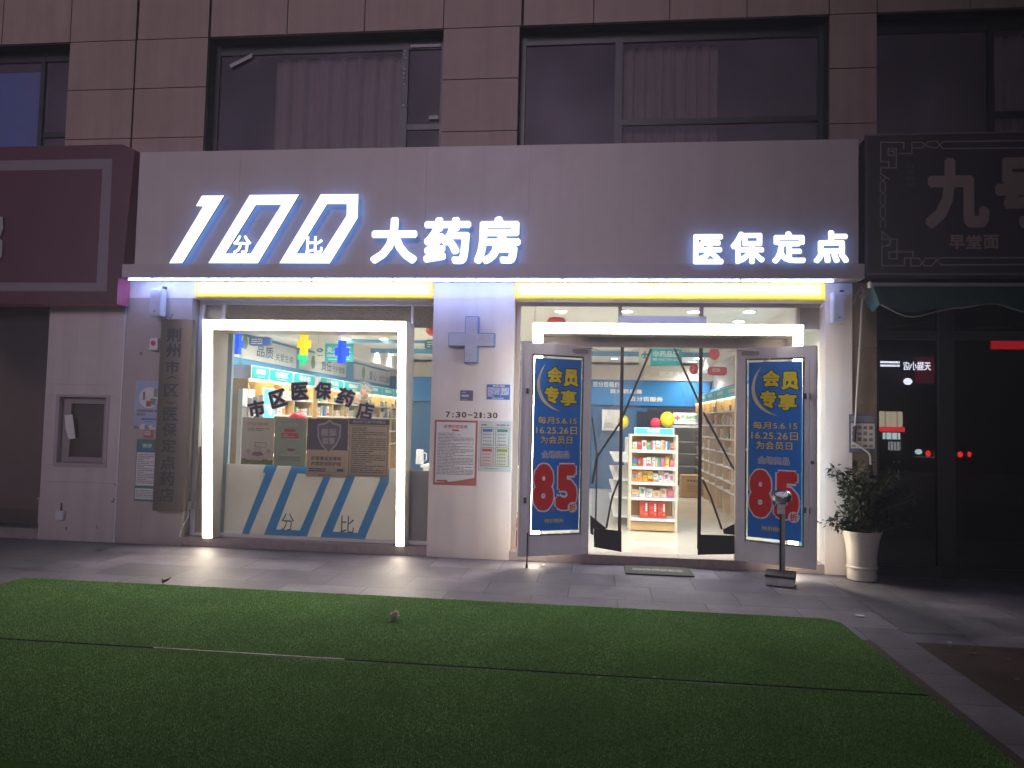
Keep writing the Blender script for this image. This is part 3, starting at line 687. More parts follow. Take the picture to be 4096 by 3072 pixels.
flap('right clear doorway flap, hanging in a fold beside the right door', 1.196,
     [([(2695, 1390), (2760, 1392), (2790, 1560), (2938, 1860), (2938, 2095), (2890, 2115), (2800, 1850), (2740, 1640)], .115), ([(2812, 1395), (2938, 1395), (2938, 2140), (2800, 2137)], .135)],
     [([(2697, 1392), (2796, 1610)], .105, .012), ([(2814, 1650), (2925, 1858), (2938, 1880)], .105, .012), ([(2812, 1920), (2842, 1985), (2888, 2118)], .11, .011)],
     [([(2796, 2138), (2938, 2142), (2938, 2216), (2790, 2219)], .05), ([(2938, 2094), (2892, 2118), (2894, 2136), (2938, 2139)], .09)])

# ------------------------------------------------------------------ things on the left pier
def speaker(label, x0, x1, z0, z1, rz, side):
    t = thing('wall_speaker', label, 'loudspeaker', ((x0+x1)/2, 0, z0), group='white wall loudspeakers')
    mb = MB(); mb.box(x0, x1, -.16, -.04, z0, z1); mb.build('cabinet', 'whiteplastic', t, bevel=.008)
    mb = MB(); mb.box(x0+.010, x1-.010, -.166, -.1605, z0+.012, z1-.03); g_ = mb.build('grille', mat('pale_grey_grille', (.60, .61, .65), .6, .08, 90, .3, 300), t)
    mb = MB(); cx = (x0+x1)/2
    mb.add([(cx+.016*cos(k*pi/8), -.1675, z0+.055+.006*sin(k*pi/8)) for k in range(16)], [list(range(16))]); mb.build('badge', 'ink', g_)
    mb = MB(); mb.box(cx-.02, cx+.02, -.04, -.001, z1-.12, z1-.04); mb.box(x1-.03, x1+.004, -.10, -.05, z1, z1+.03); mb.build('bracket', 'dark', t)
    mb = MB()
    if side: mb.tube([(x1-.02, -.06, z0+.02), (x1-.0, -.05, z0-.03), (x1+.04, -.02, z0-.03), (x1+.065, -.01, z0+.04), (x1+.075, -.006, z0+.03)], .005)
    else: mb.tube([(x0, -.08, z1-.08), (x0-.06, -.03, z1-.12), (x0-.10, -.02, z1-.16)], .005)
    mb.build('cable', 'dark' if side else 'whiteplastic', t)
speaker('white loudspeaker on the dark taupe pier, above the metal plaque', -5.425, -5.275, 2.787, 3.128, 0, True)
speaker('white loudspeaker on the narrow right pier, above the conduit', 2.581, 2.712, 2.772, 3.110, 0, False)
# plaque: convex metal board with engraved black characters
t = thing('vertical_plaque', 'tall convex brushed metal plaque with black vertical characters', 'plaque', (-5.11, 0, .422))
PM = mat('brushed_bronze_sheet', (.19, .155, .115), .36, .10, 2.0, metal=.5)
mb = MB(); n = 20; xa, xb = -5.312, -4.908; cv = lambda x: -.075-.022*(1-((x-(xa+xb)/2)/((xb-xa)/2))**2)
for i in range(n):
    a, b = xa+(xb-xa)*i/n, xa+(xb-xa)*(i+1)/n
    mb.quad((a, cv(a), .422), (b, cv(b), .422), (b, cv(b), 2.752), (a, cv(a), 2.752))
mb.quad((xa, cv(xa), .422), (xa, cv(xa), 2.752), (xa, -.001, 2.752), (xa, -.001, .422)); mb.quad((xb, cv(xb), .422), (xb, -.001, .422), (xb, -.001, 2.752), (xb, cv(xb), 2.752))
mb.add([(xa+(xb-xa)*i/n, cv(xa+(xb-xa)*i/n), 2.752) for i in range(n+1)]+[(xb, -.001, 2.752), (xa, -.001, 2.752)], [list(range(n+3))])
mb.build('metal_board', PM, t, smooth=True)
mb = MB(); kz = lambda v: 2.752-(v-215)*.001103
for s, a, b in (('荆', 310, 465), ('州', 485, 640), ('市', 675, 815), ('︵', 850, 900), ('区', 932, 1075), ('︶', 1105, 1150), ('医', 1190, 1340), ('保', 1360, 1515), ('定', 1534, 1690), ('点', 1722, 1875), ('药', 1890, 2050), ('店', 2070, 2230)):
    w = .095; c = -5.125
    if s in '︵︶': s = '⌒' if s == '︵' else '⌣'
    if s in '⌒⌣':
        q = 1 if s == '⌣' else -1; z0, z1 = kz(b), kz(a); N = 14
        for i in range(N):
            p = lambda u, e: (c+(u-.5)*.17, (z0+z1)/2+q*((2*u-1)**2-.5)*(z1-z0)*.8+e*.010*(1-(2*u-1)**2))
            A, B_, C_, D_ = p(i/N, -1), p((i+1)/N, -1), p((i+1)/N, 1), p(i/N, 1)
            mb.add([(x, cv(x)-.003, z) for x, z in (A, B_, C_, D_)], [(0, 1, 2, 3)])
    else: text(mb, s, c-w, c+w, kz(b), kz(a), 0, 0, .03, mp=lambda u, d, q: (u, cv(u)-.004+d, q))
mb.build('lettering', 'ink', t)
# alarm
t = thing('alarm_box', 'small white alarm box with a red lamp, left of the metal plaque', 'alarm', (-5.41, 0, 2.375))
mb = MB(); mb.box(-5.463, -5.357, -.06, -.001, 2.375, 2.522); mb.box(-5.49, -5.463, -.03, -.001, 2.385, 2.41); mb.build('box', 'whiteplastic', t, bevel=.006)
mb = MB(); mb.ball((-5.412, -.062, 2.462), .028, sz=1.25); mb.build('red_lamp', 'redglossy', t, smooth=True)
def sheet(name, label, x0, x1, z0, z1, m, y=-.004, cat='poster', group=None):
    t = thing(name, label, cat, ((x0+x1)/2, y, z0), group=group)
    mb = MB(); mb.box(x0, x1, y, y+.003, z0, z1); mb.build('sheet', m, t)
    return t
t = sheet('health_poster', 'pale blue poster with a round picture, partly behind the metal plaque', -5.655, -5.325, 1.40, 1.996, mat('pale_blue_poster', (.36, .46, .62), .6, .12, 3))
mb = MB(); mb.add([(-5.47+.13*cos(k*pi/12), -.0055, 1.79+.13*sin(k*pi/12)) for k in range(24)], [list(range(24))], 0)
for a, b, c, d, mi in ((-5.55, -5.52, 1.76, 1.86, 3), (-5.52, -5.49, 1.72, 1.82, 1), (-5.50, -5.44, 1.68, 1.75, 2), (-5.47, -5.43, 1.76, 1.84, 1), (-5.45, -5.37, 1.70, 1.78, 4), (-5.41, -5.36, 1.80, 1.90, 4)): mb.rect(a, b, c, d, -.0065, mi)
dashes(mb, -5.62, -5.36, 1.56, 1.65, 2, -.0057, 3, h=.7); mb.rect(-5.56, -5.36, 1.515, 1.535, -.0056, 5); dashes(mb, -5.52, -5.4, 1.48, 1.505, 1, -.0056, 3)
x = -5.65
while x < -5.36:
    w = RNG.uniform(.02, .05); mb.rect(x, min(x+w, -5.33), 1.402, 1.42+RNG.uniform(0, .06), -.0056, RNG.choice([0, 4, 3])); x += w+.004
mb.build('print', ['paper', 'cream', 'redink', 'greyink', mat('muted_green_print', (.22, .30, .22), .6, .2, 20), 'bluesign'], t)
t = sheet('red_notice', 'small red square notice between two posters on the dark pier', -5.515, -5.389, 1.285, 1.386, mat('faded_red_notice', (.40, .12, .10), .6, .1))
mb = MB(); mb.rect(-5.505, -5.43, 1.33, 1.375, -.0056, 0); dashes(mb, -5.5, -5.435, 1.335, 1.37, 2, -.0066, 1); mb.build('print', ['paper', 'redink'], t)
t = sheet('green_notice', 'green-headed health notice, the lowest one beside the metal plaque', -5.602, -5.325, .518, 1.278, mat('green_notice', (.05, .20, .17), .6, .08))
mb = MB(); mb.rect(-5.592, -5.335, .71, 1.115, -.0056, 0); mb.rect(-5.592, -5.335, .545, .675, -.0056, 0); mb.rect(-5.59, -5.335, 1.12, 1.15, -.0056, 3)
text(mb, '健康', -5.525, -5.40, 1.175, 1.225, -.0056, 0, .02)
dashes(mb, -5.58, -5.35, .73, 1.10, 17, -.0066, 2, h=.4); dashes(mb, -5.58, -5.35, .56, .66, 5, -.0066, 2, h=.4)
mb.build('print', ['paper', 'redink', 'greyink', 'bluesign'], t)
t = thing('socket_box', 'small white socket box low beside the window, with a hanging cable', 'socket', (-4.90, 0, .43))
mb = MB(); mb.box(-4.961, -4.905, .08, .15, .43, .53); mb.build('box', 'whiteplastic', t, bevel=.004)
mb = MB(); mb.tube([(-4.93, .07, .43), (-4.92, .05, .34), (-4.955, .02, .26), (-4.975, -.006, .18), (-4.985, -.008, .105)], .009); mb.build('cable', 'whiteplastic', t)
t = thing('dark_sticker', 'small dark round sticker on the taupe pier', 'sticker', (-5.60, 0, 2.33))
mb = MB(); mb.add([(-5.605+.022*cos(k*pi/8), -.004, 2.335+.022*sin(k*pi/8)) for k in range(16)]+[(-5.605+.022*cos(k*pi/8), -.001, 2.335+.022*sin(k*pi/8)) for k in range(16)], [list(range(16))]+[(k, (k+1) % 16, 16+(k+1) % 16, 16+k) for k in range(16)]); mb.build('disc', 'greyink', t)

# ------------------------------------------------------------------ things on the middle pier
t = thing('blue_cross_sign', 'unlit pale blue pharmacy cross box with torn film, on the middle pier', 'cross sign', (-1.447, 0, 2.27))
cx, zc, a, L = -1.447, 2.546, .078, .272
def crosspoly(cx, zc, a, L, H=None):
    H = H or L
    return [(cx-a, zc-H), (cx+a, zc-H), (cx+a, zc-a), (cx+L, zc-a), (cx+L, zc+a), (cx+a, zc+a), (cx+a, zc+H), (cx-a, zc+H), (cx-a, zc+a), (cx-L, zc+a), (cx-L, zc-a), (cx-a, zc-a)]
CB = mat('blue_cross_box', (.12, .22, .50), .4, .08); CF = mat('pale_blue_cross_face', (.50, .54, .66), .4, .08, 5)
mb = MB(); mb.prism(crosspoly(cx, zc, .080, .274), -.085, -.001); mb.build('box', CB, t, bevel=.003)
mb = MB(); mb.prism(crosspoly(cx, zc, .071, .264), -.089, -.0855); fc = mb.build('face', CF, t)
mb = MB()
r = random.Random(3)
for (x0, x1, z0, z1, n) in ((cx+.0, cx+.25, zc+.015, zc+.065, 26), (cx-.07, cx+.0, zc-.26, zc-.05, 34), (cx+.02, cx+.068, zc-.26, zc-.08, 20)):
    for _ in range(n):
        x, z = r.uniform(x0, x1), r.uniform(z0, z1); q = r.uniform(-.6, .6)+(1.2 if x1-x0 < .1 and r.random() < .5 else 0); l_ = r.uniform(.008, .03); w = .0028
        dx, dz = cos(q)*l_, sin(q)*l_
        if max(abs(x-cx), abs(x+dx-cx)) < .26 and abs(z+dz-zc) < .26 and (abs(x+dx-cx) < .069 or abs(z+dz-zc) < .069): mb.add([(x, -.0915, z-w), (x+dx, -.0915, z+dz-w), (x+dx, -.0915, z+dz+w), (x, -.0915, z+w)], [(0, 1, 2, 3)])
mb.build('torn_film', 'paper', fc)
t = sheet('blue_sticker', 'small square dark blue sign under the cross', -1.576, -1.424, 1.832, 1.954, mat('dark_blue_sticker', (.10, .10, .20), .5, .08), cat='sign')
mb = MB(); dashes(mb, -1.555, -1.445, 1.92, 1.94, 1, -.0056, 0); dashes(mb, -1.56, -1.44, 1.875, 1.905, 1, -.0056, 0, h=.9); dashes(mb, -1.56, -1.46, 1.84, 1.85, 1, -.0056, 0); mb.build('print', mat('pale_violet_print', (.45, .45, .60), .6, 0), t)
t = sheet('blue_notice_plate', 'blue enamel notice plate with white print, right of the small square sign', -1.275, -.976, 1.840, 2.042, 'paper', cat='sign')
mb = MB(); mb.box(-1.262, -.988, -.0068, -.0042, 1.853, 2.03); p = mb.build('blue_field', 'bluesign', t)
mb = MB(); dashes(mb, -1.19, -1.05, 2.005, 2.02, 1, -.0082, 0, h=.8); dashes(mb, -1.25, -1.11, 1.885, 1.995, 9, -.0082, 0, h=.5); dashes(mb, -1.09, -1.0, 1.905, 1.995, 6, -.0082, 0, h=.6, full=1); mb.rect(-1.098, -1.095, 1.89, 1.995, -.0082, 0); dashes(mb, -1.2, -1.06, 1.858, 1.876, 2, -.0082, 0); mb.build('print', 'paper', p)
mb = MB()
for s, a, b in (('7', 490, 555), (':', 585, 608), ('3', 635, 708), ('0', 725, 795), ('-', 815, 885), ('2', 900, 966), ('1', 988, 1022), (':', 1050, 1072), ('3', 1100, 1170), ('0', 1185, 1255)):
    X0, X1 = (at(1650+q*.27125, 1660, -.003)[0] for q in (a, b))
    z0, z1 = (1.632, 1.700)
    if s == ':': z0, z1 = 1.634, 1.684
    if s == '-': z0, z1 = 1.660, 1.672
    text(mb, s, X0, X1, z0, z1, -.003, 0, .026, depth=.002)
tag(mb.build('opening_hours', mat('brown_black_vinyl', (.05, .035, .03), .5, 0)), 'dark opening hours numerals 7:30-21:30 on the middle pier', 'lettering')
t = sheet('epidemic_notice', 'red-bordered notice sheet with rows of small print, under the opening hours', -1.871, -1.358, .840, 1.601, mat('rust_red_notice', (.42, .13, .09), .6, .06))
mb = MB(); pts = [(-1.848, 1.577), (-1.382, 1.577), (-1.382, .935)]
for i in range(1, 11): pts.append((-1.382-.466*i/10, .935-.065*math.sin(i/10*pi/2)))
mb.prism(pts, -.0065, -.0045); p = mb.build('white_field', 'paper', t)
mb = MB(); text(mb, '疫情防控指南', -1.76, -1.478, 1.505, 1.548, -.0082, 1, .02); mb.rect(-1.66, -1.58, 1.472, 1.492, -.0082, 1); dashes(mb, -1.83, -1.40, .96, 1.455, 29, -.0082, 0, h=.42, full=.6); mb.rect(-1.83, -1.70, .878, .898, -.0082, 1); mb.build('print', ['greyink', 'redink'], p)
t = sheet('civility_notice', 'pale peeling sheet with four coloured boxes, right of the red-bordered notice', -1.346, -.960, 1.012, 1.602, mat('pale_green_sheet', (.52, .56, .52), .6, .12, 6))
mb = MB(); dashes(mb, -1.315, -1.155, 1.545, 1.565, 1, -.0056, 0, h=.9); dashes(mb, -1.135, -.98, 1.545, 1.565, 1, -.0056, 0, h=.9)
for (x0, x1, z0, z1, mi) in ((-1.315, -1.165, 1.315, 1.525, 1), (-1.145, -.985, 1.315, 1.525, 2), (-1.315, -1.165, 1.075, 1.295, 3), (-1.145, -.985, 1.075, 1.295, 4)):
    mb.ring([(x0, z0), (x1, z0), (x1, z1), (x0, z1)], [(x0+.004, z0+.004), (x1-.004, z0+.004), (x1-.004, z1-.004), (x0+.004, z1-.004)], -.0062, -.0042, 5)
    if mi > 2: mb.rect(x0+.005, x1-.005, z0+.005, z1-.005, -.0052, mi+3)
    mb.rect(x0+.018, x1-.018, z1-.05, z1-.018, -.0062, mi)
    for k in range(4):
        for q in range(5): mb.rect(x0+.025+q*.02, x0+.038+q*.02, z1-.088-k*.038, z1-.074-k*.038, -.0064, 0)
dashes(mb, -1.26, -1.06, 1.04, 1.055, 1, -.0056, 0); mb.build('print', ['greyink', 'bluesign', mat('green_print', (.06, .22, .17), .6, 0), 'redink', mat('olive_print', (.22, .30, .06), .6, 0), 'ink', mat('pink_box', (.58, .44, .40), .6, 0), mat('lime_box', (.52, .55, .36), .6, 0)], t)

# ------------------------------------------------------------------ inside the window: letters, posters, paper crosses
ARC = (('市', 530, 965, 720, 1160, 12), ('区', 765, 845, 965, 1060, 17), ('医', 1010, 770, 1200, 970, 5), ('保', 1265, 765, 1460, 965, -4), ('药', 1500, 825, 1720, 1050, -17), ('店', 1720, 985, 1935, 1190, -8))
for i, (s, a, b, c, d, rot) in enumerate(ARC):
    (x0, z1), (x1, z0) = at(800+a*.3617, 1250+b*.3617, .193), at(800+c*.3617, 1250+d*.3617, .193)
    cx, cz = (x0+x1)/2, (z0+z1)/2; h = .106
    nm = ['leftmost, leaning', 'second', 'third', 'fourth', 'fifth', 'last'][i]
    t = thing('window_character', f'black cut-out character on the shop window, {nm} of the arc'+(' of six' if i else ''), 'lettering', (cx, .19, cz), group='black characters on the window')
    mb = MB(); text(mb, s, cx-h, cx+h, cz-h, cz+h, .190, 0, .038, depth=.002, rot=radians(rot)); mb.build('character', mat('black_vinyl', (.025, .025, .05), .4, 0), t)
    mb = MB(); g_ = .008; text(mb, s, cx-h-g_, cx+h+g_, cz-h-g_, cz+h+g_, .1935, 0, .085, depth=.002, rot=radians(rot)); mb.build('backing', mat('pale_vinyl_edge', (.55, .50, .50), .5, 0), t)
def wposter(label, x0, x1, z0, z1, m):
    t = thing('window_poster', label, 'poster', ((x0+x1)/2, .195, z0)); mb = MB(); mb.box(x0, x1, .190, .194, z0, z1); mb.build('sheet', m, t); return t
YP = .1885
def jar(mb, cx, z, s, cap, body, band, white):
    mb.add([(cx+q*s, YP-.0008, z+w*s) for q, w in ((-.5, .05), (-.4, 0), (.4, 0), (.5, .05), (.55, .35), (.5, .62), (.3, .78), (-.3, .78), (-.5, .62), (-.55, .35))], [list(range(10))], body)
    mb.add([(cx+q*s, YP-.0014, z+w*s) for q, w in ((-.52, .45), (0, .38), (.52, .45), (.48, .64), (.3, .74), (-.3, .74), (-.48, .64))], [list(range(7))], band)
    mb.rect(cx-.34*s, cx+.34*s, z+.78*s, z+1.12*s, YP-.001, cap)
    for k in range(6): mb.rect(cx-.28*s+k*.1*s, cx-.26*s+k*.1*s, z+.8*s, z+1.1*s, YP-.0016, band)
t = wposter('cream window poster with a drawn jar on grass, leftmost of the four', -4.344, -3.928, .996, 1.577, mat('cream_grey_poster', (.56, .53, .44), .6, .08, 3))
mb = MB(); jar(mb, -4.13, 1.05, .14, 0, 0, 1, 0); mb.add([(-4.34+q*.041, YP-.0004, 1.0+(.06+.012*sin(q*1.9))) for q in range(11)]+[(-3.93, YP-.0004, .999), (-4.342, YP-.0004, .999)], [list(range(13))], 2)
mb.ring([(-4.17, 1.21), (-4.02, 1.21), (-4.02, 1.27), (-4.17, 1.27)], [(-4.163, 1.217), (-4.027, 1.217), (-4.027, 1.263), (-4.163, 1.263)], YP-.001, YP, 1)
for x in (-4.25, -3.99): mb.add([(x+.03*cos(k*pi/6), YP-.001, 1.16+.03*sin(k*pi/6)) for k in range(12)], [list(range(12))], 3); mb.rect(x-.022, x+.022, 1.07, 1.13, YP-.001, 0)
text(mb, '开启健康', -4.28, -4.0, 1.475, 1.52, YP-.001, 3, .04); dashes(mb, -4.27, -3.99, 1.41, 1.45, 2, YP-.0006, 4)
mb.build('print', [mat('poster_cream_print', (.55, .52, .44), .6, 0), mat('poster_brown_print', (.22, .12, .07), .6, .05), mat('poster_grass_print', (.16, .20, .05), .7, .3, 30), mat('poster_orange_print', (.50, .34, .18), .6, 0), 'greyink'], t)
t = wposter('green window poster with a small drawn jar, second from the left', -3.920, -3.51, .990, 1.580, mat('sage_green_poster', (.36, .43, .29), .6, .08, 3))
mb = MB(); jar(mb, -3.70, 1.13, .105, 0, 0, 1, 0); text(mb, '开启健康', -3.88, -3.62, 1.475, 1.52, YP-.001, 0, .04); mb.rect(-3.80, -3.65, 1.405, 1.445, YP-.001, 2); mb.prism([(-3.84, 1.33), (-3.62, 1.33), (-3.60, 1.345), (-3.62, 1.395), (-3.84, 1.395), (-3.825, 1.36)], YP-.001, YP, 2)
dashes(mb, -3.81, -3.66, 1.34, 1.385, 2, YP-.0016, 0); dashes(mb, -3.86, -3.58, 1.05, 1.11, 3, YP-.0006, 3); mb.rect(-3.83, -3.58, 1.11, 1.135, YP-.0006, 0)
mb.build('print', ['poster_cream_print', 'poster_brown_print', 'redink', 'greyink'] if False else [MATS['poster_cream_print'], MATS['poster_brown_print'], M['redink'], M['greyink']], t)
t = wposter('grey and tan window poster with a metal shield, third from the left', -3.503, -2.985, .868, 1.583, mat('tan_poster', (.52, .43, .31), .6, .08, 3))
mb = MB(); mb.rect(-3.503, -2.985, 1.20, 1.583, YP-.0003, 0)
shp = lambda k, dx=0: [(-3.225+q*k, 1.36+w*k) for q, w in ((0, .215), (.05, .175), (.15, .155), (.145, .0), (.10, -.10), (0, -.20), (-.10, -.10), (-.145, 0), (-.15, .155), (-.05, .175))]
mb.ring(shp(1.0), shp(.88), YP-.0016, YP-.0004, 1); mb.prism(shp(.88), YP-.001, YP-.0004, 2)
text(mb, '医保', -3.32, -3.13, 1.37, 1.46, YP-.002, 1, .035); text(mb, '监管', -3.31, -3.15, 1.275, 1.355, YP-.002, 1, .035)
text(mb, '织密基金监管网', -3.44, -3.06, 1.075, 1.122, YP-.001, 3, .02); text(mb, '共筑医保防护线', -3.44, -3.06, 1.010, 1.058, YP-.001, 3, .02)
dashes(mb, -3.47, -3.25, .93, .98, 2, YP-.001, 3); dashes(mb, -3.11, -3.03, .94, .975, 1, YP-.001, 3, h=.9); dashes(mb, -3.35, -3.17, .885, .90, 1, YP-.001, 3)
mb.build('print', [mat('poster_slate_print', (.085, .075, .085), .6, .1, 3), mat('poster_shield_print', (.42, .38, .34), .5, .1), mat('poster_dark_shield', (.14, .12, .12), .5, .1), 'ink'], t)
t = wposter('tan window poster full of rows of print, rightmost of the four', -2.980, -2.470, .888, 1.590, mat('tan_print_poster', (.48, .41, .28), .6, .06, 3))
mb = MB(); mb.rect(-2.98, -2.47, 1.52, 1.588, YP-.0003, 0); text(mb, '荆州市“三假”专项整治', -2.93, -2.52, 1.537, 1.572, YP-.001, 1, .015)
mb.ring([(-2.97, .905), (-2.485, .905), (-2.485, 1.51), (-2.97, 1.51)], [(-2.963, .912), (-2.492, .912), (-2.492, 1.503), (-2.963, 1.503)], YP-.001, YP, 2); dashes(mb, -2.94, -2.51, .93, 1.49, 22, YP-.0006, 2, h=.5, full=.6)
mb.build('print', [MATS['poster_slate_print'], MATS['poster_shield_print'], mat('poster_faint_print', (.17, .13, .09), .6, 0)], t)
def pcross(label, px, py, px2, py2, Y, m, rz):
    (x0, z1), (x1, z0) = at(px, py, Y), at(px2, py2, Y); cx, cz = (x0+x1)/2, (z0+z1)/2; H = (z1-z0)/2; a = H*.36
    t = thing('paper_cross', label, 'paper cross', (cx, Y, cz), rz, group='hanging paper crosses', local=True)
    L = H*.62
    mb = MB(); mb.prism(crosspoly(0, 0, a, L, H), -.012, .012)
    v = MB(); v.prism(crosspoly(0, 0, a*.98, L*.99, H*.99), -.011, .011); v.v = [(-y, x, z) for x, y, z in v.v]; mb.add(v.v, v.f)
    mb.build('folded_paper', m, t); mb = MB(); mb.tube([(0, 0, H), (0, 0, 3.02-cz)], .002, n=5); mb.build('thread', 'paper', t)
zz3 = lambda a, b: (800+a*.3617, 1250+b*.3617)
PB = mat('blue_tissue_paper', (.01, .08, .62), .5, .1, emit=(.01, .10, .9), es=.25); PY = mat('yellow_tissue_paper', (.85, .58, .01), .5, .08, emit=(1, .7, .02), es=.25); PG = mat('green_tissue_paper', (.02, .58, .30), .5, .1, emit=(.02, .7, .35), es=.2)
pcross('blue paper cross hanging at the left edge of the window', *zz3(350, 232), *zz3(478, 462), .8, PB, .9)
pcross('yellow paper cross hanging above a green one in the window', *zz3(1070, 228), *zz3(1235, 470), .8, PY, .35)
pcross('green paper cross hanging just below the yellow one', *zz3(1058, 402), *zz3(1218, 585), .9, PG, .3)
pcross('blue paper cross hanging in front of the turquoise hanging sign', *zz3(1500, 308), *zz3(1638, 565), .8, PB, .5)
def hsign(label, x0, xm, x1, z0, z1, Y, big, small, emb, line3=False):
    t = thing('hanging_sign', label, 'hanging sign', ((x0+x1)/2, Y, z0))
    mb = MB(); mb.box(xm, x1, Y, Y+.02, z0, z1); mb.build('board', 'teal', t); mb = MB(); mb.box(x0, xm, Y-.001, Y+.02, z0, z1); mb.build('side_board', 'cream', t)
    mb = MB(); h = z1-z0; text(mb, big, xm+.07*(x1-xm), x1-.08*(x1-xm), z0+h*.48, z1-h*.16, Y-.002, 0, .035); text(mb, small, xm+.08*(x1-xm), x1-.1*(x1-xm), z0+h*.24, z0+h*.40, Y-.002, 0, .03)
    if line3: dashes(mb, xm+.06, x1-.06, z0+h*.09, z0+h*.17, 1, Y-.002, 0)
    cx, cz = (x0+xm)/2, z0+h*.62; r = (xm-x0)*.28
    if emb == 'cross': mb.prism(crosspoly(cx, cz, r*.28, r, r), Y-.004, Y-.002, 1); mb.add([(cx+r*1.2*cos(pi+k*pi/8), Y-.003, cz-r*.1+r*1.2*sin(pi+k*pi/8)) for k in range(9)]+[(cx+r*.95*cos(-k*pi/8), Y-.003, cz-r*.1+r*.95*sin(-k*pi/8)) for k in range(9)], [list(range(18))], 1)
    else:
        mb.add([(cx+r*1.2*cos(k*pi/10), Y-.003, cz+r*.75*sin(k*pi/10)) for k in range(20)], [list(range(20))], 1); text(mb, 'Rx', cx-r*.5, cx+r*.5, cz-r*.35, cz+r*.35, Y-.0045, 0, .02); dashes(mb, cx-r, cx+r, z0+h*.28, z0+h*.36, 1, Y-.003, 1)
    mb.build('lettering', ['white', mat('teal_print', (.02, .30, .34), .5, 0)], t)
    mb = MB()
    for x in (x0+.05, x1-.05): mb.tube([(x, Y+.01, z1), (x, Y+.01, 3.03)], .003, n=5)
    mb.build('hanger', 'chrome', t)
hsign('turquoise hanging sign for prescription drugs, seen through the shop window', -4.545, -4.38, -3.905, 2.505, 2.80, 3.0, '处方药区', 'CHU FANG YAO QU', 'rx', True)
hsign('turquoise hanging sign for non-drug goods, seen through the doorway', .725, .915, 1.435, 2.605, 2.89, 4.0, '非药品区', 'FEI YAO PIN QU', 'cross')
# ------------------------------------------------------------------ ceiling downlights, each with its own light
DL = [zz3(1615, 297), zz3(2035, 300), zz3(1975, 425), zz3(2100, 470), (2244, 1248), (2774, 1250), (2508, 1248), (2997, 1250), (2955, 1288), zd(1505, 287), zd(1450, 330), zd(1400, 377)]
DLN = ['over the window, left one', 'over the window, right one', 'deeper over the left aisle, nearer one', 'deeper over the left aisle, farther one', 'behind the glass at the left of the door portal', 'behind the glass right of the white sensor bar', 'behind the glass beside the left transom bar', 'behind the glass at the far right of the portal', 'behind the door glass, one row deeper', 'deep in the doorway, nearest of three', 'deep in the doorway, middle of three', 'deep in the doorway, farthest of three']
def zplane(px, py, Z):
    k = 26/36*4096; d = _f+_r*((px-2048)/k)-_u*((py-1536)/k); p = CAM+d*((Z-CAM.z)/d.z); return p.x, p.y
def downlight(x, y, label, power):
    t = thing('ceiling_downlight', label, 'ceiling light', (x, y, 3.03), group='round downlights in the shop ceiling')
    mb = MB(); mb.lathe([(.085, -.012), (.085, -.001)], (x, y, 3.03), 0, 20); mb.build('rim', 'white', t)
    mb = MB(); mb.lathe([(.068, -.0165), (.068, -.0125)], (x, y, 3.03), 0, 20); mb.build('lens', lamp('downlight_lens', (1, .96, .88), 6.0), t)
    L = bpy.data.lights.new('downlight', 'SPOT'); L.energy = power; L.spot_size = radians(155); L.spot_blend = .9; L.shadow_soft_size = .07; L.color = (1, .965, .90)
    o = bpy.data.objects.new('downlight', L); COL.objects.link(o); o.parent = t; o.location = (0, 0, -.03)
PWR = 45
for p, n in zip(DL, DLN):
    x, y = zplane(*p, 3.012); downlight(x, y, 'lit round downlight '+n, PWR)
for x, y, n in ((-4.0, 1.0, 'added unseen close behind the shop window, left one'), (-2.8, 1.0, 'added unseen close behind the shop window, right one'), (-3.9, 2.2, 'added unseen in a second row behind the shop window, left one'), (-2.7, 2.2, 'added unseen in a second row behind the shop window, right one'), (-2.0, 3.2, 'hidden mid ceiling'), (-.2, 5.4, 'above the aisle left of the doorway view'), (-2.4, 6.8, 'at the back of the left half'), (.4, 7.6, 'above the blue back wall')): downlight(x, y, 'lit round downlight '+n, PWR)  # first four lamps are added out of view to brighten the window side

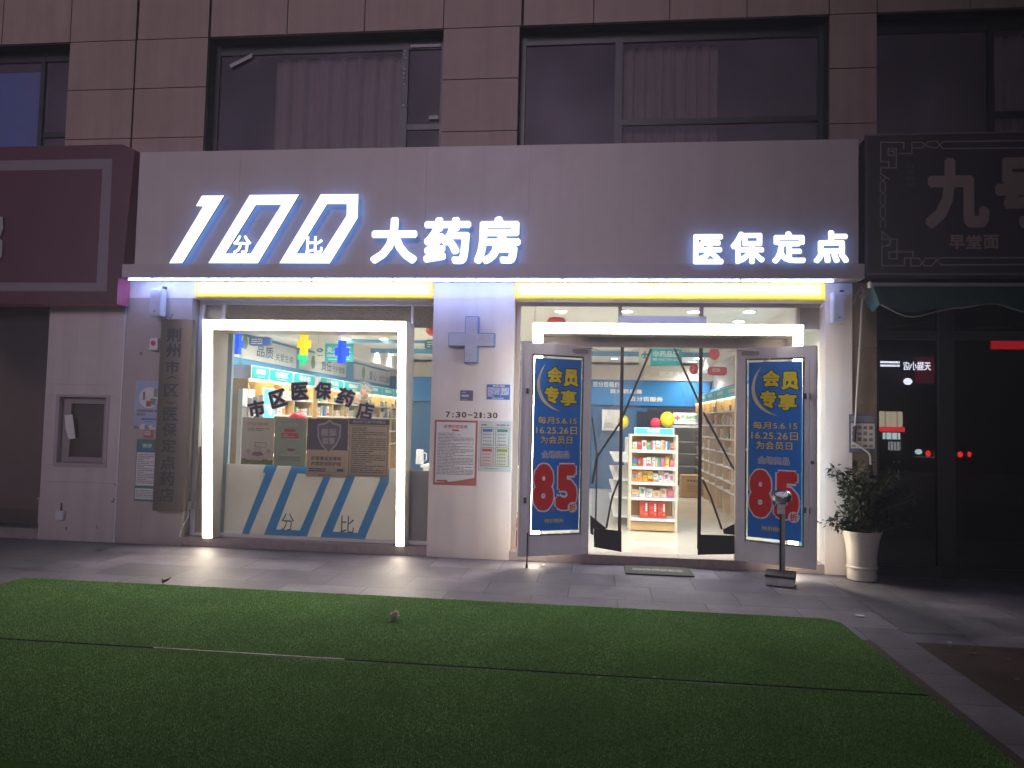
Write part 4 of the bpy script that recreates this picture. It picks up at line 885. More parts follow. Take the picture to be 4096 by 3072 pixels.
# ------------------------------------------------------------------ wall cabinets with goods
BOXM = [mat('box_white', (.70, .69, .66), .5, .05), mat('box_cream', (.62, .55, .42), .5, .05), mat('box_orange', (.75, .32, .04), .5, .05), mat('box_yellow', (.75, .52, .05), .5, .05), mat('box_green', (.10, .38, .18), .5, .05), mat('box_blue', (.06, .20, .48), .5, .05), mat('box_red', (.58, .05, .05), .5, .05), mat('box_pink', (.62, .12, .34), .5, .05), mat('box_tan', (.50, .34, .18), .5, .05)]
BN = ['white', 'cream', 'orange', 'yellow', 'green', 'blue', 'red', 'magenta', 'tan']
def goods(label, x0, x1, y0, y1, z0, z1, ci, face, ci2=None):
    """a medicine box with a printed band; face = direction its print looks ('-y', '+x', '-x')"""
    t = MB(); t.box(x0, x1, y0, y1, z0, z1, 0)
    e = .0012; h = z1-z0
    def q(u0, u1, w0, w1, mi, k=1):
        za, zb = z0+h*w0, z0+h*w1
        if face == '-y': t.rect(x0+(x1-x0)*u0, x0+(x1-x0)*u1, za, zb, y0-e*k, mi)
        elif face == '+x': t.quad((x1+e*k, y0+(y1-y0)*u0, za), (x1+e*k, y0+(y1-y0)*u1, za), (x1+e*k, y0+(y1-y0)*u1, zb), (x1+e*k, y0+(y1-y0)*u0, zb), mi)
        else: t.quad((x0-e*k, y0+(y1-y0)*u0, za), (x0-e*k, y0+(y1-y0)*u1, za), (x0-e*k, y0+(y1-y0)*u1, zb), (x0-e*k, y0+(y1-y0)*u0, zb), mi)
    st = RNG.randrange(4)
    if st == 0: q(.0, 1, .05, .3, 1); q(.15, .7, .55, .68, 2, 1)
    elif st == 1: q(.2, .8, .35, .8, 1); q(.3, .7, .5, .6, 2, 2)
    elif st == 2: q(0, .35, 0, 1, 1); q(.45, .9, .6, .72, 2); q(.45, .8, .35, .42, 2)
    else: q(.1, .9, .62, .85, 1); q(.15, .6, .2, .3, 2)
    for _ in range(3): a = RNG.uniform(.06, .5); w_ = RNG.uniform(.1, .9); q(a, min(.95, a+RNG.uniform(.15, .5)), w_, w_+.045, 2, 3)
    c2 = ci2 if ci2 is not None else RNG.choice([k for k in range(9) if k != ci])
    o = t.build('medicine_box', [BOXM[ci], BOXM[c2], M['greyink']])
    tag(o, label, 'medicine box', 'boxes of medicine on the shelves'); return o
ORD = ['first', 'second', 'third', 'fourth', 'fifth', 'sixth', 'seventh', 'eighth', 'ninth', 'tenth', 'eleventh', 'twelfth', 'thirteenth', 'fourteenth', 'fifteenth', 'sixteenth', 'seventeenth', 'eighteenth']
SHN = ['top', 'second', 'third', 'fourth', 'fifth', 'lowest']
def cabinet(label, short, side, ya, yb, signs, seed, zs=(1.86, 1.62), dens=.95, panel=None):
    r = random.Random(seed); X = LW if side > 0 else 2.6; dpt = .34; f = '+x' if side > 0 else '-x'
    xw, xf = (X+.002, X+dpt) if side > 0 else (X-.002, X-dpt)
    bx = lambda mb, a, b, *w: mb.box(min(a, b), max(a, b), *w)
    t = thing('wall_cabinet', label, 'shelf unit', ((xw+xf)/2, (ya+yb)/2, .103), group='wooden wall cabinets')
    mb = MB(); bx(mb, xw, xw+.015*side, ya, yb, .11, 2.09); mb.build('back_panel', 'wood', t)
    nb = max(2, round((yb-ya)/.75)); mb = MB()
    for i in range(nb+1):
        y = ya+(yb-ya)*i/nb; mb_ = (y-.012, y+.012); bx(mb, xw+.015*side, xf, *mb_, .11, 2.09)
    mb.build('divider', 'wood', t)
    for z in list(zs)+([1.33, 1.04] if len(zs) < 4 else [.5]):
        mb = MB()
        for i in range(nb):
            a, b = ya+(yb-ya)*i/nb+.012, ya+(yb-ya)*(i+1)/nb-.012; bx(mb, xw+.016*side, xf-.004*side, a, b, z-.022, z)
        mb.build('shelf', 'white', t)
    # header with turquoise signs
    mb = MB(); bx(mb, xw, xf+.03*side, ya, yb, 2.092, 2.268); hd = mb.build('header', 'silver', t)
    mb = MB(); bx(mb, xw+.1*side, xf+.0*side, ya+.02, yb-.02, 2.078, 2.091); mb.build('shelf_light', lamp('warm_shelf_light', (1, .80, .45), 1.2), t)
    for (s, a, b) in signs:
        mb = MB(); xs = xf+.031*side; bx(mb, xs, xs+.006*side, a, b, 2.105, 2.255); sg = mb.build('sign', 'teal', hd)
        mb = MB(); xq = xs+.0075*side; m_ = (b-a)*.22
        mpf = (lambda u, d, q: (xq-d, u, q)) if side > 0 else (lambda u, d, q: (xq+d, a+b-u, q))
        if s: text(mb, s, a+m_, b-m_, 2.15, 2.235, 0, 0, .03, mp=mpf)
        else: dashes(mb, a+m_, b-m_, 2.16, 2.23, 1, 0, 0, h=.9, mp=lambda u, q: (xq, u, q))
        dashes(mb, a+m_*1.3, b-m_*1.3, 2.115, 2.135, 1, 0, 0, mp=lambda u, q: (xq, u, q)); mb.build('lettering', 'white', hd)
    for si, z in enumerate(zs):
        k = 0; y = ya+.05
        while y < yb-.1 and k < 15:
            w = r.uniform(.07, .17); h = r.uniform(.07, .2)
            ph = ((y-ya) % ((yb-ya)/nb)); L_ = (yb-ya)/nb
            if ph+w > L_-.02: y += L_-ph+.03; continue
            if ph < .02: y += .03; continue
            if r.random() < dens and not (panel and panel[0]-.1 < y < panel[1]+.02):
                ci = r.choice([0, 0, 0, 0, 1, 1, 8, 2, 5, 4]); d0 = r.uniform(.03, .08)
                xa, xb = xf-(d0+.10)*side, xf-d0*side
                goods(f'{BN[ci]} box on {SHN[si]} shelf of {short}, {ORD[k]} from the window end', min(xa, xb), max(xa, xb), y, y+w, z+.001, z+h, ci, f); k += 1
            y += w+r.uniform(.005, .06)
    if panel:
        p = thing('lit_poster', 'bright cyan lit poster panel in the first left cabinet', 'light box', (xf, (panel[0]+panel[1])/2, panel[2]))
        mb = MB(); mb.box(xf+.004, xf+.03, panel[0], panel[1], panel[2], panel[3]); mb.build('casing', 'white', p)
        mb = MB(); mb.quad((xf+.032, panel[0]+.015, panel[2]+.02), (xf+.032, panel[1]-.015, panel[2]+.02), (xf+.032, panel[1]-.015, panel[3]-.02), (xf+.032, panel[0]+.015, panel[3]-.02)); mb.build('lit_face', lamp('cyan_lit_poster', (.10, .62, 1.0), .42), p)
        mb = MB()
        for k in range(9):
            yy, zz, rr = r.uniform(panel[0]+.08, panel[1]-.08), r.uniform(panel[2]+.1, panel[3]-.1), r.uniform(.02, .06); mb.add([(xf+.0335+.0002*k, yy+rr*cos(q*pi/8), zz+rr*1.3*sin(q*pi/8)) for q in range(16)], [list(range(16))])
        mb.build('bubbles', lamp('pale_lit_bubbles', (.65, .92, 1.0), .40), p)
    return t
cabinet('wooden wall cabinet nearest the window, under the first slogan board', 'first left cabinet', 1, .75, 3.03, [('', .78, 1.28), ('收银区', 1.32, 2.10), ('综合类', 2.16, 2.98)], 11, panel=(1.15, 1.52, 1.03, 1.99))
cabinet('wooden wall cabinet in the middle of the left wall', 'middle left cabinet', 1, 3.22, 5.46, [('儿科类', 3.25, 4.35), ('', 4.42, 5.42)], 12)
cabinet('wooden wall cabinet at the far end of the left wall', 'far left cabinet', 1, 5.98, 8.6, [('', 6.0, 6.8), ('', 6.85, 7.7), ('', 7.75, 8.55)], 13)
cabinet('wooden wall cabinet on the right wall, nearer the door', 'near right cabinet', -1, 3.3, 5.6, [('', 3.32, 4.4), ('', 4.45, 5.55)], 14, zs=(1.87, 1.63, 1.39, 1.15, .91, .67))
cabinet('wooden wall cabinet deeper along the right wall', 'far right cabinet', -1, 5.7, 8.5, [('', 5.72, 6.6), ('', 6.65, 7.55), ('', 7.6, 8.45)], 15, zs=(1.87, 1.63, 1.39, 1.15, .91, .67), dens=.95)
# stand of leaflets seen at the left edge of the window
t = thing('leaflet_stand', 'narrow stand with angled leaflet trays at the left edge of the window', 'display stand', (-4.47, .75, .103))
mb = MB(); mb.box(-4.62, -4.56, .60, .95, .103, 1.95); mb.build('post', 'white', t)
for z in (.95, 1.18, 1.42, 1.70):
    mb = MB(); mb.box(-4.56, -4.30, .60, .92, z, z+.015); mb.box(-4.31, -4.295, .60, .92, z, z+.05); tr = mb.build('tray', 'whiteplastic', t)
    mb = MB()
    for k in range(3): mb.box(-4.52+.075*k, -4.46+.075*k, .66, .70, z+.016, z+.13+.02*k)
    mb.build('leaflets', BOXM[RNG.choice([1, 5, 6, 0])], tr)
# end-of-aisle display in the doorway
E0, E1, EY = .497, 1.172, 2.04
t = thing('display_shelf', 'cream display shelf of boxed goods facing the doorway', 'shelf unit', (.83, EY, .103))
EC = mat('cream_steel', (.66, .60, .46), .4, .05)
mb = MB()
for x in (E0, E1-.035): mb.box(x, x+.035, EY, EY+.05, .103, 1.455); mb.box(x, x+.035, EY+.34, EY+.40, .103, 1.455)
mb.box(E0, E1, EY+.02, EY+.40, 1.44, 1.462); mb.build('upright', EC, t)
mb = MB(); mb.box(E0+.036, E1-.036, EY+.36, EY+.38, .22, 1.44); mb.build('back_panel', 'woodback', t)
mb = MB(); mb.box(E0+.036, E1-.036, EY+.012, EY+.35, .118, .235); mb.build('plinth', 'wood', t)
EZ = [1.24, 1.005, .79, .575, .285]
for z in EZ:
    mb = MB(); mb.box(E0+.036, E1-.036, EY+.0, EY+.355, z-.02, z); mb.box(E0+.036, E1-.036, EY-.014, EY-.001, z-.035, z+.006); s_ = mb.build('shelf', 'white', t)
    x = E0+.06
    while x < E1-.12: mb = MB(); mb.rect(x, x+.045, z-.03, z+.002, EY-.0155); mb.build('price_tag', 'paper', s_); x += RNG.uniform(.07, .13)
mb = MB(); mb.box(.562, 1.112, EY+.02, EY+.06, 1.463, 1.56); hb = mb.build('header', 'silver', t)
mb = MB(); mb.box(.575, 1.10, EY+.014, EY+.019, 1.475, 1.55); mb.build('lit_panel', lamp('cyan_lit_header', (.01, .42, .85), .42), hb)
mb = MB(); text(mb, '中成药', .74, .92, 1.488, 1.540, EY+.012, 0, .03); mb.build('lettering', 'white', hb)
rows = [(1.24, .10, .15, [0, 6, 0, 4, 0, 0, 8, 5, 8]), (1.005, .11, .15, [5, 6, 0, 0, 0, 4, 7, 3, 7]), (.79, .12, .16, [2, 2, 3, 3, 0, 0, 0, 0]), (.575, .10, .14, [1, 0, 0, 1, 1, 7])]
for si, (z, ha, hb_, cs) in enumerate(rows):
    x = E0+.045; w = (E1-E0-.09)/len(cs)
    for k, ci in enumerate(cs):
        h = RNG.uniform(ha, hb_); g0 = RNG.uniform(.002, .006)
        goods(f'{BN[ci]} box, {ORD[k]} from the left on the {SHN[si]} shelf of the doorway display', x+g0, x+w-g0, EY+.03+RNG.uniform(0, .02), EY+.14, z+.0075, z+h, ci, '-y', 2 if ci == 1 else None); x += w
for k, nm in enumerate(('left', 'middle', 'right')):
    x = .655+k*.122; t2 = thing('gift_box', f'tall red gift box on the lowest display shelf, {nm} of three', 'gift box', (x+.06, EY+.08, .292), group='red gift boxes')
    mb = MB(); mb.box(x+.002, x+.119, EY+.03, EY+.13, .2925, .520); bx_ = mb.build('carton', BOXM[6], t2)
    mb = MB(); text(mb, '百年堂', 0, 1, 0, 1, 0, 0, 0, mp=lambda u, d, q: (0, 0, 0)) if False else None
    r = random.Random(k+40)
    for _ in range(26):
        a, b = x+r.uniform(.015, .065), .33+r.uniform(0, .15); q = r.uniform(.003, .008); mb.rect(a-q, a+q, b-q*.7, b+q*.7, EY+.0288-.0002*r.random(), 1)
    for j in range(4): mb.rect(x+.078, x+.103, .385+j*.028, .406+j*.028, EY+.0285, 0)
    mb.add([(x+.092+.018*cos(q*pi/8), EY+.0285, .345+.018*sin(q*pi/8)) for q in range(16)], [list(range(16))], 1); mb.rect(x+.003, x+.118, .508, .513, EY+.0285, 1)
    mb.build('print', ['pwhite', mat('orange_gold_print', (.62, .24, .04), .5, .1)], t2)
def balloon(label, px, py, px2, py2, Y, m, h=1.0, cat='balloon'):
    (x0, z1), (x1, z0) = at(px, py, Y), at(px2, py2, Y); r = (x1-x0)/2; c = ((x0+x1)/2, Y, (z0+z1)/2)
    t = thing('balloon', label, cat, c, group='balloons in the shop'); mb = MB(); mb.ball(c, r, sz=(z1-z0)/(x1-x0), drop=.08); mb.build('skin', m, t, smooth=True)
    mb = MB(); zb = c[2]-(z1-z0)/2*1.08; mb.lathe([(.004, 0), (.012, -.015)], (c[0], c[1], zb), 0, 8); mb.build('knot', m, t); return t
YB = mat('yellow_balloon_skin', (.80, .68, .02), .2, .03, spec=.6); RB = mat('red_balloon_skin', (.68, .03, .07), .2, .03, spec=.6)
balloon('round yellow balloon on top of the doorway display', 2640, 1646, 2699, 1708, EY+.18, YB)
balloon('red balloon on top of the doorway display, beside the yellow one', 2602, 1671, 2643, 1714, EY+.15, RB)
balloon('yellow balloon half hidden behind the left doorway bar', 2472, 1660, 2515, 1712, 2.6, YB)
balloon('red balloon behind the tops of the window posters', 1156, 1646, 1226, 1712, .6, RB)
def lantern(label, px, py, px2, py2, Y):
    (x0, z1), (x1, z0) = at(px, py, Y), at(px2, py2, Y); r = (x1-x0)/2; c = ((x0+x1)/2, Y, (z0+z1)/2); h = (z1-z0)/2
    t = thing('paper_lantern', label, 'lantern', c, group='hanging red lanterns'); mb = MB(); n = 28; prof = []
    for i in range(13): a = -pi/2+pi*i/12; prof.append((max(.01, r*cos(a)), h*sin(a)))
    mb.lathe(prof, c, 0, n); 
    mb.v = [(c[0]+(x-c[0])*(1+.05*cos(10*math.atan2(y-c[1], x-c[0]))), c[1]+(y-c[1])*(1+.05*cos(10*math.atan2(y-c[1], x-c[0]))), z) for x, y, z in mb.v]
    mb.build('shade', 'redlantern', t, smooth=True); mb = MB(); mb.tube([(c[0], Y, c[2]+h), (c[0], Y, 3.02)], .003, n=5); mb.build('string', 'paper', t)
lantern('red lantern hanging above the left end of the door portal', 2188, 1262, 2262, 1325, 1.5)
lantern('red lantern hanging in the doorway, close to the ceiling', 2838, 1390, 2878, 1441, 3.2)
lantern('small red lantern hanging behind the right doorway bar', 2758, 1455, 2793, 1498, 4.2)
lantern('red lantern showing at the edge of the middle pier', 1706, 1296, 1760, 1345, 1.2)
(x0, z1), (x1, z0) = at(2830, 1466, 4.6), at(2908, 1502, 4.6)
t = thing('hanging_tag', 'red rounded advertising tag hanging deep in the doorway', 'hanging sign', ((x0+x1)/2, 4.6, z0)); c_ = ((x0+x1)/2, (z0+z1)/2)
mb = MB(); hw, hh = (x1-x0)/2, (z1-z0)/2; mb.prism([(c_[0]+max(-1, min(1, 1.15*cos(a*pi/16)))*hw, c_[1]+max(-1, min(1, 1.25*sin(a*pi/16)))*hh) for a in range(32)], 4.59, 4.61); mb.build('tag', 'redlantern', t)
mb = MB(); dashes(mb, x0+.08, x1-.12, z0+.06, z1-.03, 3, 4.587, 0, h=.4); mb.build('print', 'pwhite', t); mb = MB(); mb.tube([(c_[0], 4.6, z1), (c_[0], 4.6, 3.02)], .003, n=5); mb.build('string', 'paper', t)
for nm, lab, (a, b, c, d), m_, Y in (('a', 'grey-blue rounded hanging tag in front of the first slogan board', (*zz3(548, 268), *zz3(790, 372)), mat('grey_blue_tag', (.14, .22, .34), .5, .1), 1.1), ('b', 'teal rounded hanging tag beside the middle pier', (1700, 1358, 1765, 1398), mat('teal_tag', (.12, .34, .42), .5, .1), 1.0)):
    (x0, z1), (x1, z0) = at(a, b, Y), at(c, d, Y); t = thing('hanging_tag', lab, 'hanging sign', ((x0+x1)/2, Y, z0)); hw, hh = (x1-x0)/2, (z1-z0)/2; cx, cz = (x0+x1)/2, (z0+z1)/2
    mb = MB(); mb.prism([(cx+max(-1, min(1, 1.2*cos(q*pi/16)))*hw, cz+max(-1, min(1, 1.25*sin(q*pi/16)))*hh) for q in range(32)], Y-.008, Y+.008); mb.build('tag', m_, t)
    mb = MB(); dashes(mb, x0+.03, x0+hw*1.2, z0+.02, z1-.02, 3, Y-.01, 0, h=.4); mb.rect(x0+hw*1.25, x1-.02, z0+.015, z1-.015, Y-.0095, 1); mb.build('print', ['pwhite', 'bluesign'], t)
    mb = MB(); mb.tube([(cx, Y, z1), (cx, Y, 3.02)], .003, n=5); mb.build('string', 'paper', t)
# wall fan on the blue column
(fx0, fz1), (fx1, fz0) = at(*zz3(1690, 770), 5.3), at(*zz3(1905, 1000), 5.3)
fc = Vector(((fx0+fx1)/2, 5.3, (fz0+fz1)/2)); fr = (fx1-fx0)/2
t = thing('wall_fan', 'round wire-caged wall fan with an orange hub, above the cabinets', 'fan', tuple(fc))
ang = radians(35); ax = Vector((sin(ang), -cos(ang), .1)).normalized(); eu = Vector((0, 0, 1)).cross(ax).normalized(); ev = ax.cross(eu)
cir = lambda R, d, k, n=32: fc+ax*d+eu*R*cos(2*pi*k/n)+ev*R*sin(2*pi*k/n)*1.08
mb = MB()
for R, d in ((fr, 0), (fr*.97, .05), (fr*.7, .08), (fr*.97, -.05)): mb.tube([cir(R, d, k) for k in range(33)], .006, n=5, cap=False)
for k in range(0, 32, 1): mb.tube([cir(fr*.16, .095, k), cir(fr*.7, .08, k), cir(fr, 0, k), cir(fr*.9, -.07, k)], .003, n=4)
mb.build('cage', 'chrome', t)
mb = MB()
for b_ in range(3):
    a0 = b_*2*pi/3; P = []
    for u, w in ((.15, -.25), (.85, -.42), (.92, .1), (.5, .5), (.15, .3)): P.append(fc+eu*fr*u*cos(a0+w)+ev*fr*u*sin(a0+w)+ax*.02*w)
    mb.add(P, [list(range(5))])
mb.build('blade', film('pale_fan_blade', (.5, .52, .55), .55), t)
mb = MB(); mb.tube([fc+ax*.10, fc-ax*.02], [fr*.2, fr*.2], n=18); mb.build('hub', mat('orange_hub', (.62, .20, .06), .4, .05), t)
mb = MB(); mb.tube([fc-ax*.02, fc-ax*.16], .07, n=12); mb.tube([fc-ax*.14, fc-ax*.14+Vector((-.2, .2, .05)), Vector((LW+.01, 5.74, fc.z+.1))], .025); mb.build('bracket', 'whiteplastic', t)
# fridge, header board, carton at the back
t = thing('glass_fridge', 'grey glass-fronted drinks fridge against the blue back wall', 'fridge', (2.1, 8.3, .103))
fx0, fx1 = at(2700, 1700, 8.1)[0], at(2808, 1700, 8.1)[0]; zt = at(2700, 1700, 8.1)[1]
mb = MB(); mb.box(fx0-.05, fx0, 8.1, 8.62, .11, zt); mb.box(fx1, fx1+.05, 8.1, 8.62, .11, zt); mb.box(fx0, fx1, 8.58, 8.62, .11, zt); mb.box(fx0, fx1, 8.1, 8.58, .11, .28); mb.box(fx0, fx1, 8.1, 8.58, zt-.06, zt); mb.build('body', mat('grey_fridge', (.66, .67, .68), .4, .06), t)
for k in range(5):
    z = .42+k*.27; mb = MB(); mb.box(fx0+.005, fx1-.005, 8.14, 8.57, z, z+.015); mb.build('shelf', 'white', t)
mb = MB(); mb.rect(fx0, fx1, .28, zt-.06, 8.108); mb.build('door', glass('fridge_glass', (.92, .94, .95), .03), t)
(hx0, hz1), (hx1, hz0) = at(*zd(1185, 1005), 8.35), at(*zd(1540, 1165), 8.35)
t = thing('board_sign', 'white header board with a red cross, standing on the fridge', 'sign', ((hx0+hx1)/2, 8.35, hz0)); mb = MB(); mb.box(hx0, hx1, 8.35, 8.38, hz0, hz1); mb.build('board', 'white', t)
mb = MB(); cx = hx0+.09; cz = hz0+.52*(hz1-hz0); mb.prism(crosspoly(cx, cz, .018, .06, .06), 8.346, 8.348, 0); text(mb, '药品护理', hx0+.17, hx0+.52, cz-.02, cz+.065, 8.346, 1, .02); dashes(mb, hx0+.17, hx0+.6, cz-.07, cz-.045, 1, 8.346, 1); mb.build('print', ['redink', mat('green_sign_print', (.04, .32, .12), .5, 0)], t)
cpx = [at(2726, 1900, 7.2)[0], at(2800, 1900, 7.2)[0]]
t = thing('cardboard_carton', 'large brown cardboard carton on the shop floor in front of the fridge', 'carton', ((cpx[0]+cpx[1])/2, 7.2, .103)); ctz = at(2760, 1902, 7.2)[1]
mb = MB(); mb.box(cpx[0], cpx[1], 7.2, 7.6, .104, ctz); cb = mb.build('box', 'carton', t, bevel=.006)
mb = MB()
for k in range(4): x = cpx[0]+.12+k*.062; mb.rect(x, x+.04, ctz-.13, ctz-.09, 7.198, 0)
dashes(mb, cpx[0]+.12, cpx[1]-.04, .22, ctz-.17, 5, 7.198, 0, h=.25); mb.build('print', mat('dark_brown_print', (.10, .06, .03), .7, 0), cb)
# gondola behind the display, counters with goods
t = thing('aisle_shelf', 'long white aisle shelf running back behind the doorway display', 'shelf unit', (.3, 4.2, .103))
mb = MB(); mb.box(.60, .66, 2.5, 6.2, .104, 1.35); mb.build('back_panel', 'white', t)
for z in (.25, .52, .79, 1.06): mb = MB(); mb.box(.30, .599, 2.5, 6.2, z-.02, z); mb.build('shelf', 'white', t)
t = thing('sales_counter', 'white sales counter behind the narrow side window', 'counter', (-1.2, 1.6, .103))
mb = MB(); mb.box(-2.3, -.3, 1.3, 1.8, .104, .95); mb.box(-2.33, -.27, 1.27, 1.83, .95, .985); mb.build('body', 'white', t, bevel=.005)
(kx0, kz1), (kx1, kz0) = at(1661, 1797, 1.4), at(1690, 1866, 1.4)
t = thing('white_jug', 'white plastic jug standing on the counter behind the side window', 'jug', (kx0+.05, 1.45, .985)); mb = MB(); mb.lathe([(.052, 0), (.056, .02), (.05, .19), (.044, .2)], (kx0+.055, 1.45, .986), 0, 18); mb.build('body', 'whiteplastic', t, smooth=True)
mb = MB(); mb.tube([(kx0+.1, 1.44, 1.15), (kx0+.15, 1.44, 1.13), (kx0+.15, 1.44, 1.05), (kx0+.108, 1.44, 1.02)], .009); mb.build('handle', 'whiteplastic', t)
t = thing('goods_rack', 'rack of small goods on the counter behind the side window', 'display stand', (-2.0, 1.75, .985))
mb = MB(); mb.box(-2.28, -1.7, 1.80, 1.82, .986, 1.95); mb.build('panel', 'blue', t)
for z in (1.25, 1.5, 1.75): mb = MB(); mb.box(-2.26, -1.72, 1.66, 1.799, z-.012, z); mb.build('shelf', 'wood', t)
k = 0
for si, z in enumerate((1.75, 1.5, 1.25)):
    x = -2.22
    for k in range(4):
        ci = RNG.choice([0, 2, 3, 4, 0, 7]); w = RNG.uniform(.08, .11); goods(f'{BN[ci]} box, {ORD[k]} from the left on the {SHN[si]} shelf of the counter rack', x, x+w, 1.68, 1.76, z+.001, z+RNG.uniform(.08, .16), ci, '-y'); x += w+.02
# notices on the left part of the back wall
t = thing('wall_notice', 'pale notice board on the back wall, left in the doorway view', 'notice board', (.3, 8.6, 1.1)); (a0, a1), (b0, b1) = at(*zd(230, 965), 8.6), at(*zd(468, 1250), 8.6)
mb = MB(); mb.box(a0, b0, 8.6, 8.62, b1, a1); mb.build('board', 'paper', t); mb = MB(); dashes(mb, a0+.05, b0-.05, b1+.05, a1-.3, 9, 8.597, 0, h=.4); mb.build('print', 'greyink', t)
# fire extinguisher behind the left door
t = thing('fire_extinguisher', 'red fire extinguisher behind the left glass door', 'fire extinguisher', (-.90, .33, .103)); c = (-.885, .34, .104)
mb = MB(); mb.lathe([(.05, 0), (.06, .01), (.062, .27), (.045, .32), (.02, .345)], c, 0, 20); mb.build('cylinder', 'redglossy', t, smooth=True); mb = MB(); mb.lathe([(.018, .345), (.018, .39)], c, 0, 12); mb.box(c[0]-.05, c[0]+.02, c[1]-.01, c[1]+.01, c[2]+.39, c[2]+.405); mb.build('valve', 'black', t)
mb = MB(); mb.add([(c[0]+.02*cos(k*pi/8), c[1]-.0665, c[2]+.22+.026*sin(k*pi/8)) for k in range(16)], [list(range(16))]); mb.build('label_patch', 'paper', t)
t = sheet('red_banner_strip', 'narrow red festive strip inside the glass, right of the right door', 2.52, 2.585, 2.19, 2.39, 'redlantern', y=.3, cat='decoration')

# ------------------------------------------------------------------ left neighbour
N = thing('left_shopfront', 'pale stone wall and dark window of the shop left of the pharmacy', 'shop front', (-7.5, .2, 0))
mb = MB()
nx = (-6.68, -6.01, .93, 1.80)
zc = [0.0, .722, .93]
mb.box(-6.86, -5.8255, 0, .05, 0, .7205); mb.box(-6.86, -5.8255, 0, .05, .7235, .928)
mb.box(-6.86, nx[0], 0, .05, .93, 1.80); mb.box(nx[1], -5.8255, 0, .05, .93, 1.80); mb.box(-6.86, -5.8255, 0, .05, 1.802, 1.935); mb.box(-6.86, -5.8255, 0, .05, 1.937, 2.93)
mb.box(-6.858, -5.827, .14, .30, 0, 3.0)
mb.build('stone_wall', mat('dimmed_stone_panel', (.60, .54, .49), .5, .06, 2.5, .05, 70, streak=.06), N)  # same stone as the pale pier, darkened in colour for weaker light
mb = MB(); mb.box(-5.841, -5.8245, -.012, .001, 0.0, 2.91); mb.build('edge_trim', 'whiteplastic', N)
mb = MB(); mb.box(-9.6, -6.862, .01, .28, 0, .118); mb.box(-9.6, -6.862, -.012, .01, .105, .13); mb.build('sill', 'step', N)
mb = MB(); mb.box(-9.6, -6.862, .12, .16, .13, .17); mb.box(-6.90, -6.862, .12, .16, .17, 2.9); wf = mb.build('window', 'dark', N)
mb = MB(); mb.rect(-9.6, -6.9, .15, 2.9, .14); mb.build('pane', film('dim_glow_glass', (.20, .16, .16), .30, spec=.15, sc=.9), wf)  # brown-grey film stands in for faint light in the room behind
mb = MB(); mb.box(-9.6, -6.0, 2.2, 2.3, 0, 3.0); mb.box(-9.6, -6.3, .3, 2.2, 2.92, 3.0); mb.quad((-9.6, .3, .05), (-6.3, .3, .05), (-6.3, 2.2, .05), (-9.6, 2.2, .05)); mb.box(-6.4, -6.3, .3, 2.2, .05, 2.92); mb.build('room_wall', mat('dim_room_wall', (.16, .12, .09), .8, .1), N)
mb = MB(); mb.ring([(nx[0]-.02, nx[2]-.02), (nx[1]+.02, nx[2]-.02), (nx[1]+.02, nx[3]+.012), (nx[0]-.02, nx[3]+.012)], [(nx[0]+.025, nx[2]+.03), (nx[1]-.02, nx[2]+.03), (nx[1]-.02, nx[3]-.02), (nx[0]+.025, nx[3]-.02)], -.012, .06, 0)
nf = mb.build('niche_frame', mat('mauve_frame', (.42, .36, .36), .4, .08), N)
mb = MB(); mb.ring([(nx[0]+.03, nx[2]+.035), (nx[1]-.025, nx[2]+.035), (nx[1]-.025, nx[3]-.025), (nx[0]+.03, nx[3]-.025)], [(-6.545, 1.03), (-6.10, 1.03), (-6.10, 1.70), (-6.545, 1.70)], .06, .09, 0); mb.build('inner_frame', mat('mauve_inner_frame', (.30, .25, .25), .45, .08), nf)
mb = MB(); mb.rect(-6.56, -6.09, 1.0, 1.72, .10); mb.build('dark_panel', mat('brown_dark_panel', (.075, .05, .05), .35, .2, 4), nf)
tag((lambda m: (m.add([(-6.60, .02, 1.55), (-6.49, .015, 1.56), (-6.455, .045, 1.26), (-6.54, .035, 1.25), (-6.575, .02, 1.38)], [(0, 1, 2, 3, 4)]), m.build('paper_scrap', 'paper'))[1])(MB()), 'torn pale paper stuck on the left of the wall niche', 'paper')
t = thing('outlet_box', 'small white outlet box low on the pale wall, under the niche', 'socket', (-6.55, 0, .25)); mb = MB(); mb.box(-6.61, -6.50, -.045, -.001, .255, .365); mb.build('box', 'whiteplastic', t, bevel=.01); mb = MB(); mb.tube([(-6.55, -.02, .365), (-6.555, -.01, .43), (-6.56, -.004, .46)], .008); mb.build('cable', 'dark', t)
mb = MB()
for x, z, w, h in ((-6.49, .13, .02, .04), (-6.44, .09, .02, .012), (-6.08, .16, .012, .05), (-5.87, .70, .03, .02), (-5.9, .49, .04, .02), (-5.88, .52, .03, .015)): mb.rect(x, x+w, z, z+h, -.0015)
mb.build('chipped_patch', mat('chipped_stone', (.20, .15, .15), .9, .3, 30), N)
for lab, x0, x1, y0, y1, z1, m_ in (('pale storage box on the floor behind the left neighbour window', -7.28, -7.10, .5, .8, .45, 'cream'), ('low pale box behind the left neighbour window, right one', -7.06, -6.92, .6, .9, .3, 'cream')):
    t = thing('storage_box', lab, 'box', ((x0+x1)/2, y0, .05)); mb = MB(); mb.box(x0, x1, y0, y1, .051, z1-.03); mb.build('body', m_, t, bevel=.01); mb = MB(); mb.box(x0-.008, x1+.008, y0-.008, y1+.008, z1-.03, z1); mb.build('lid', m_, t)
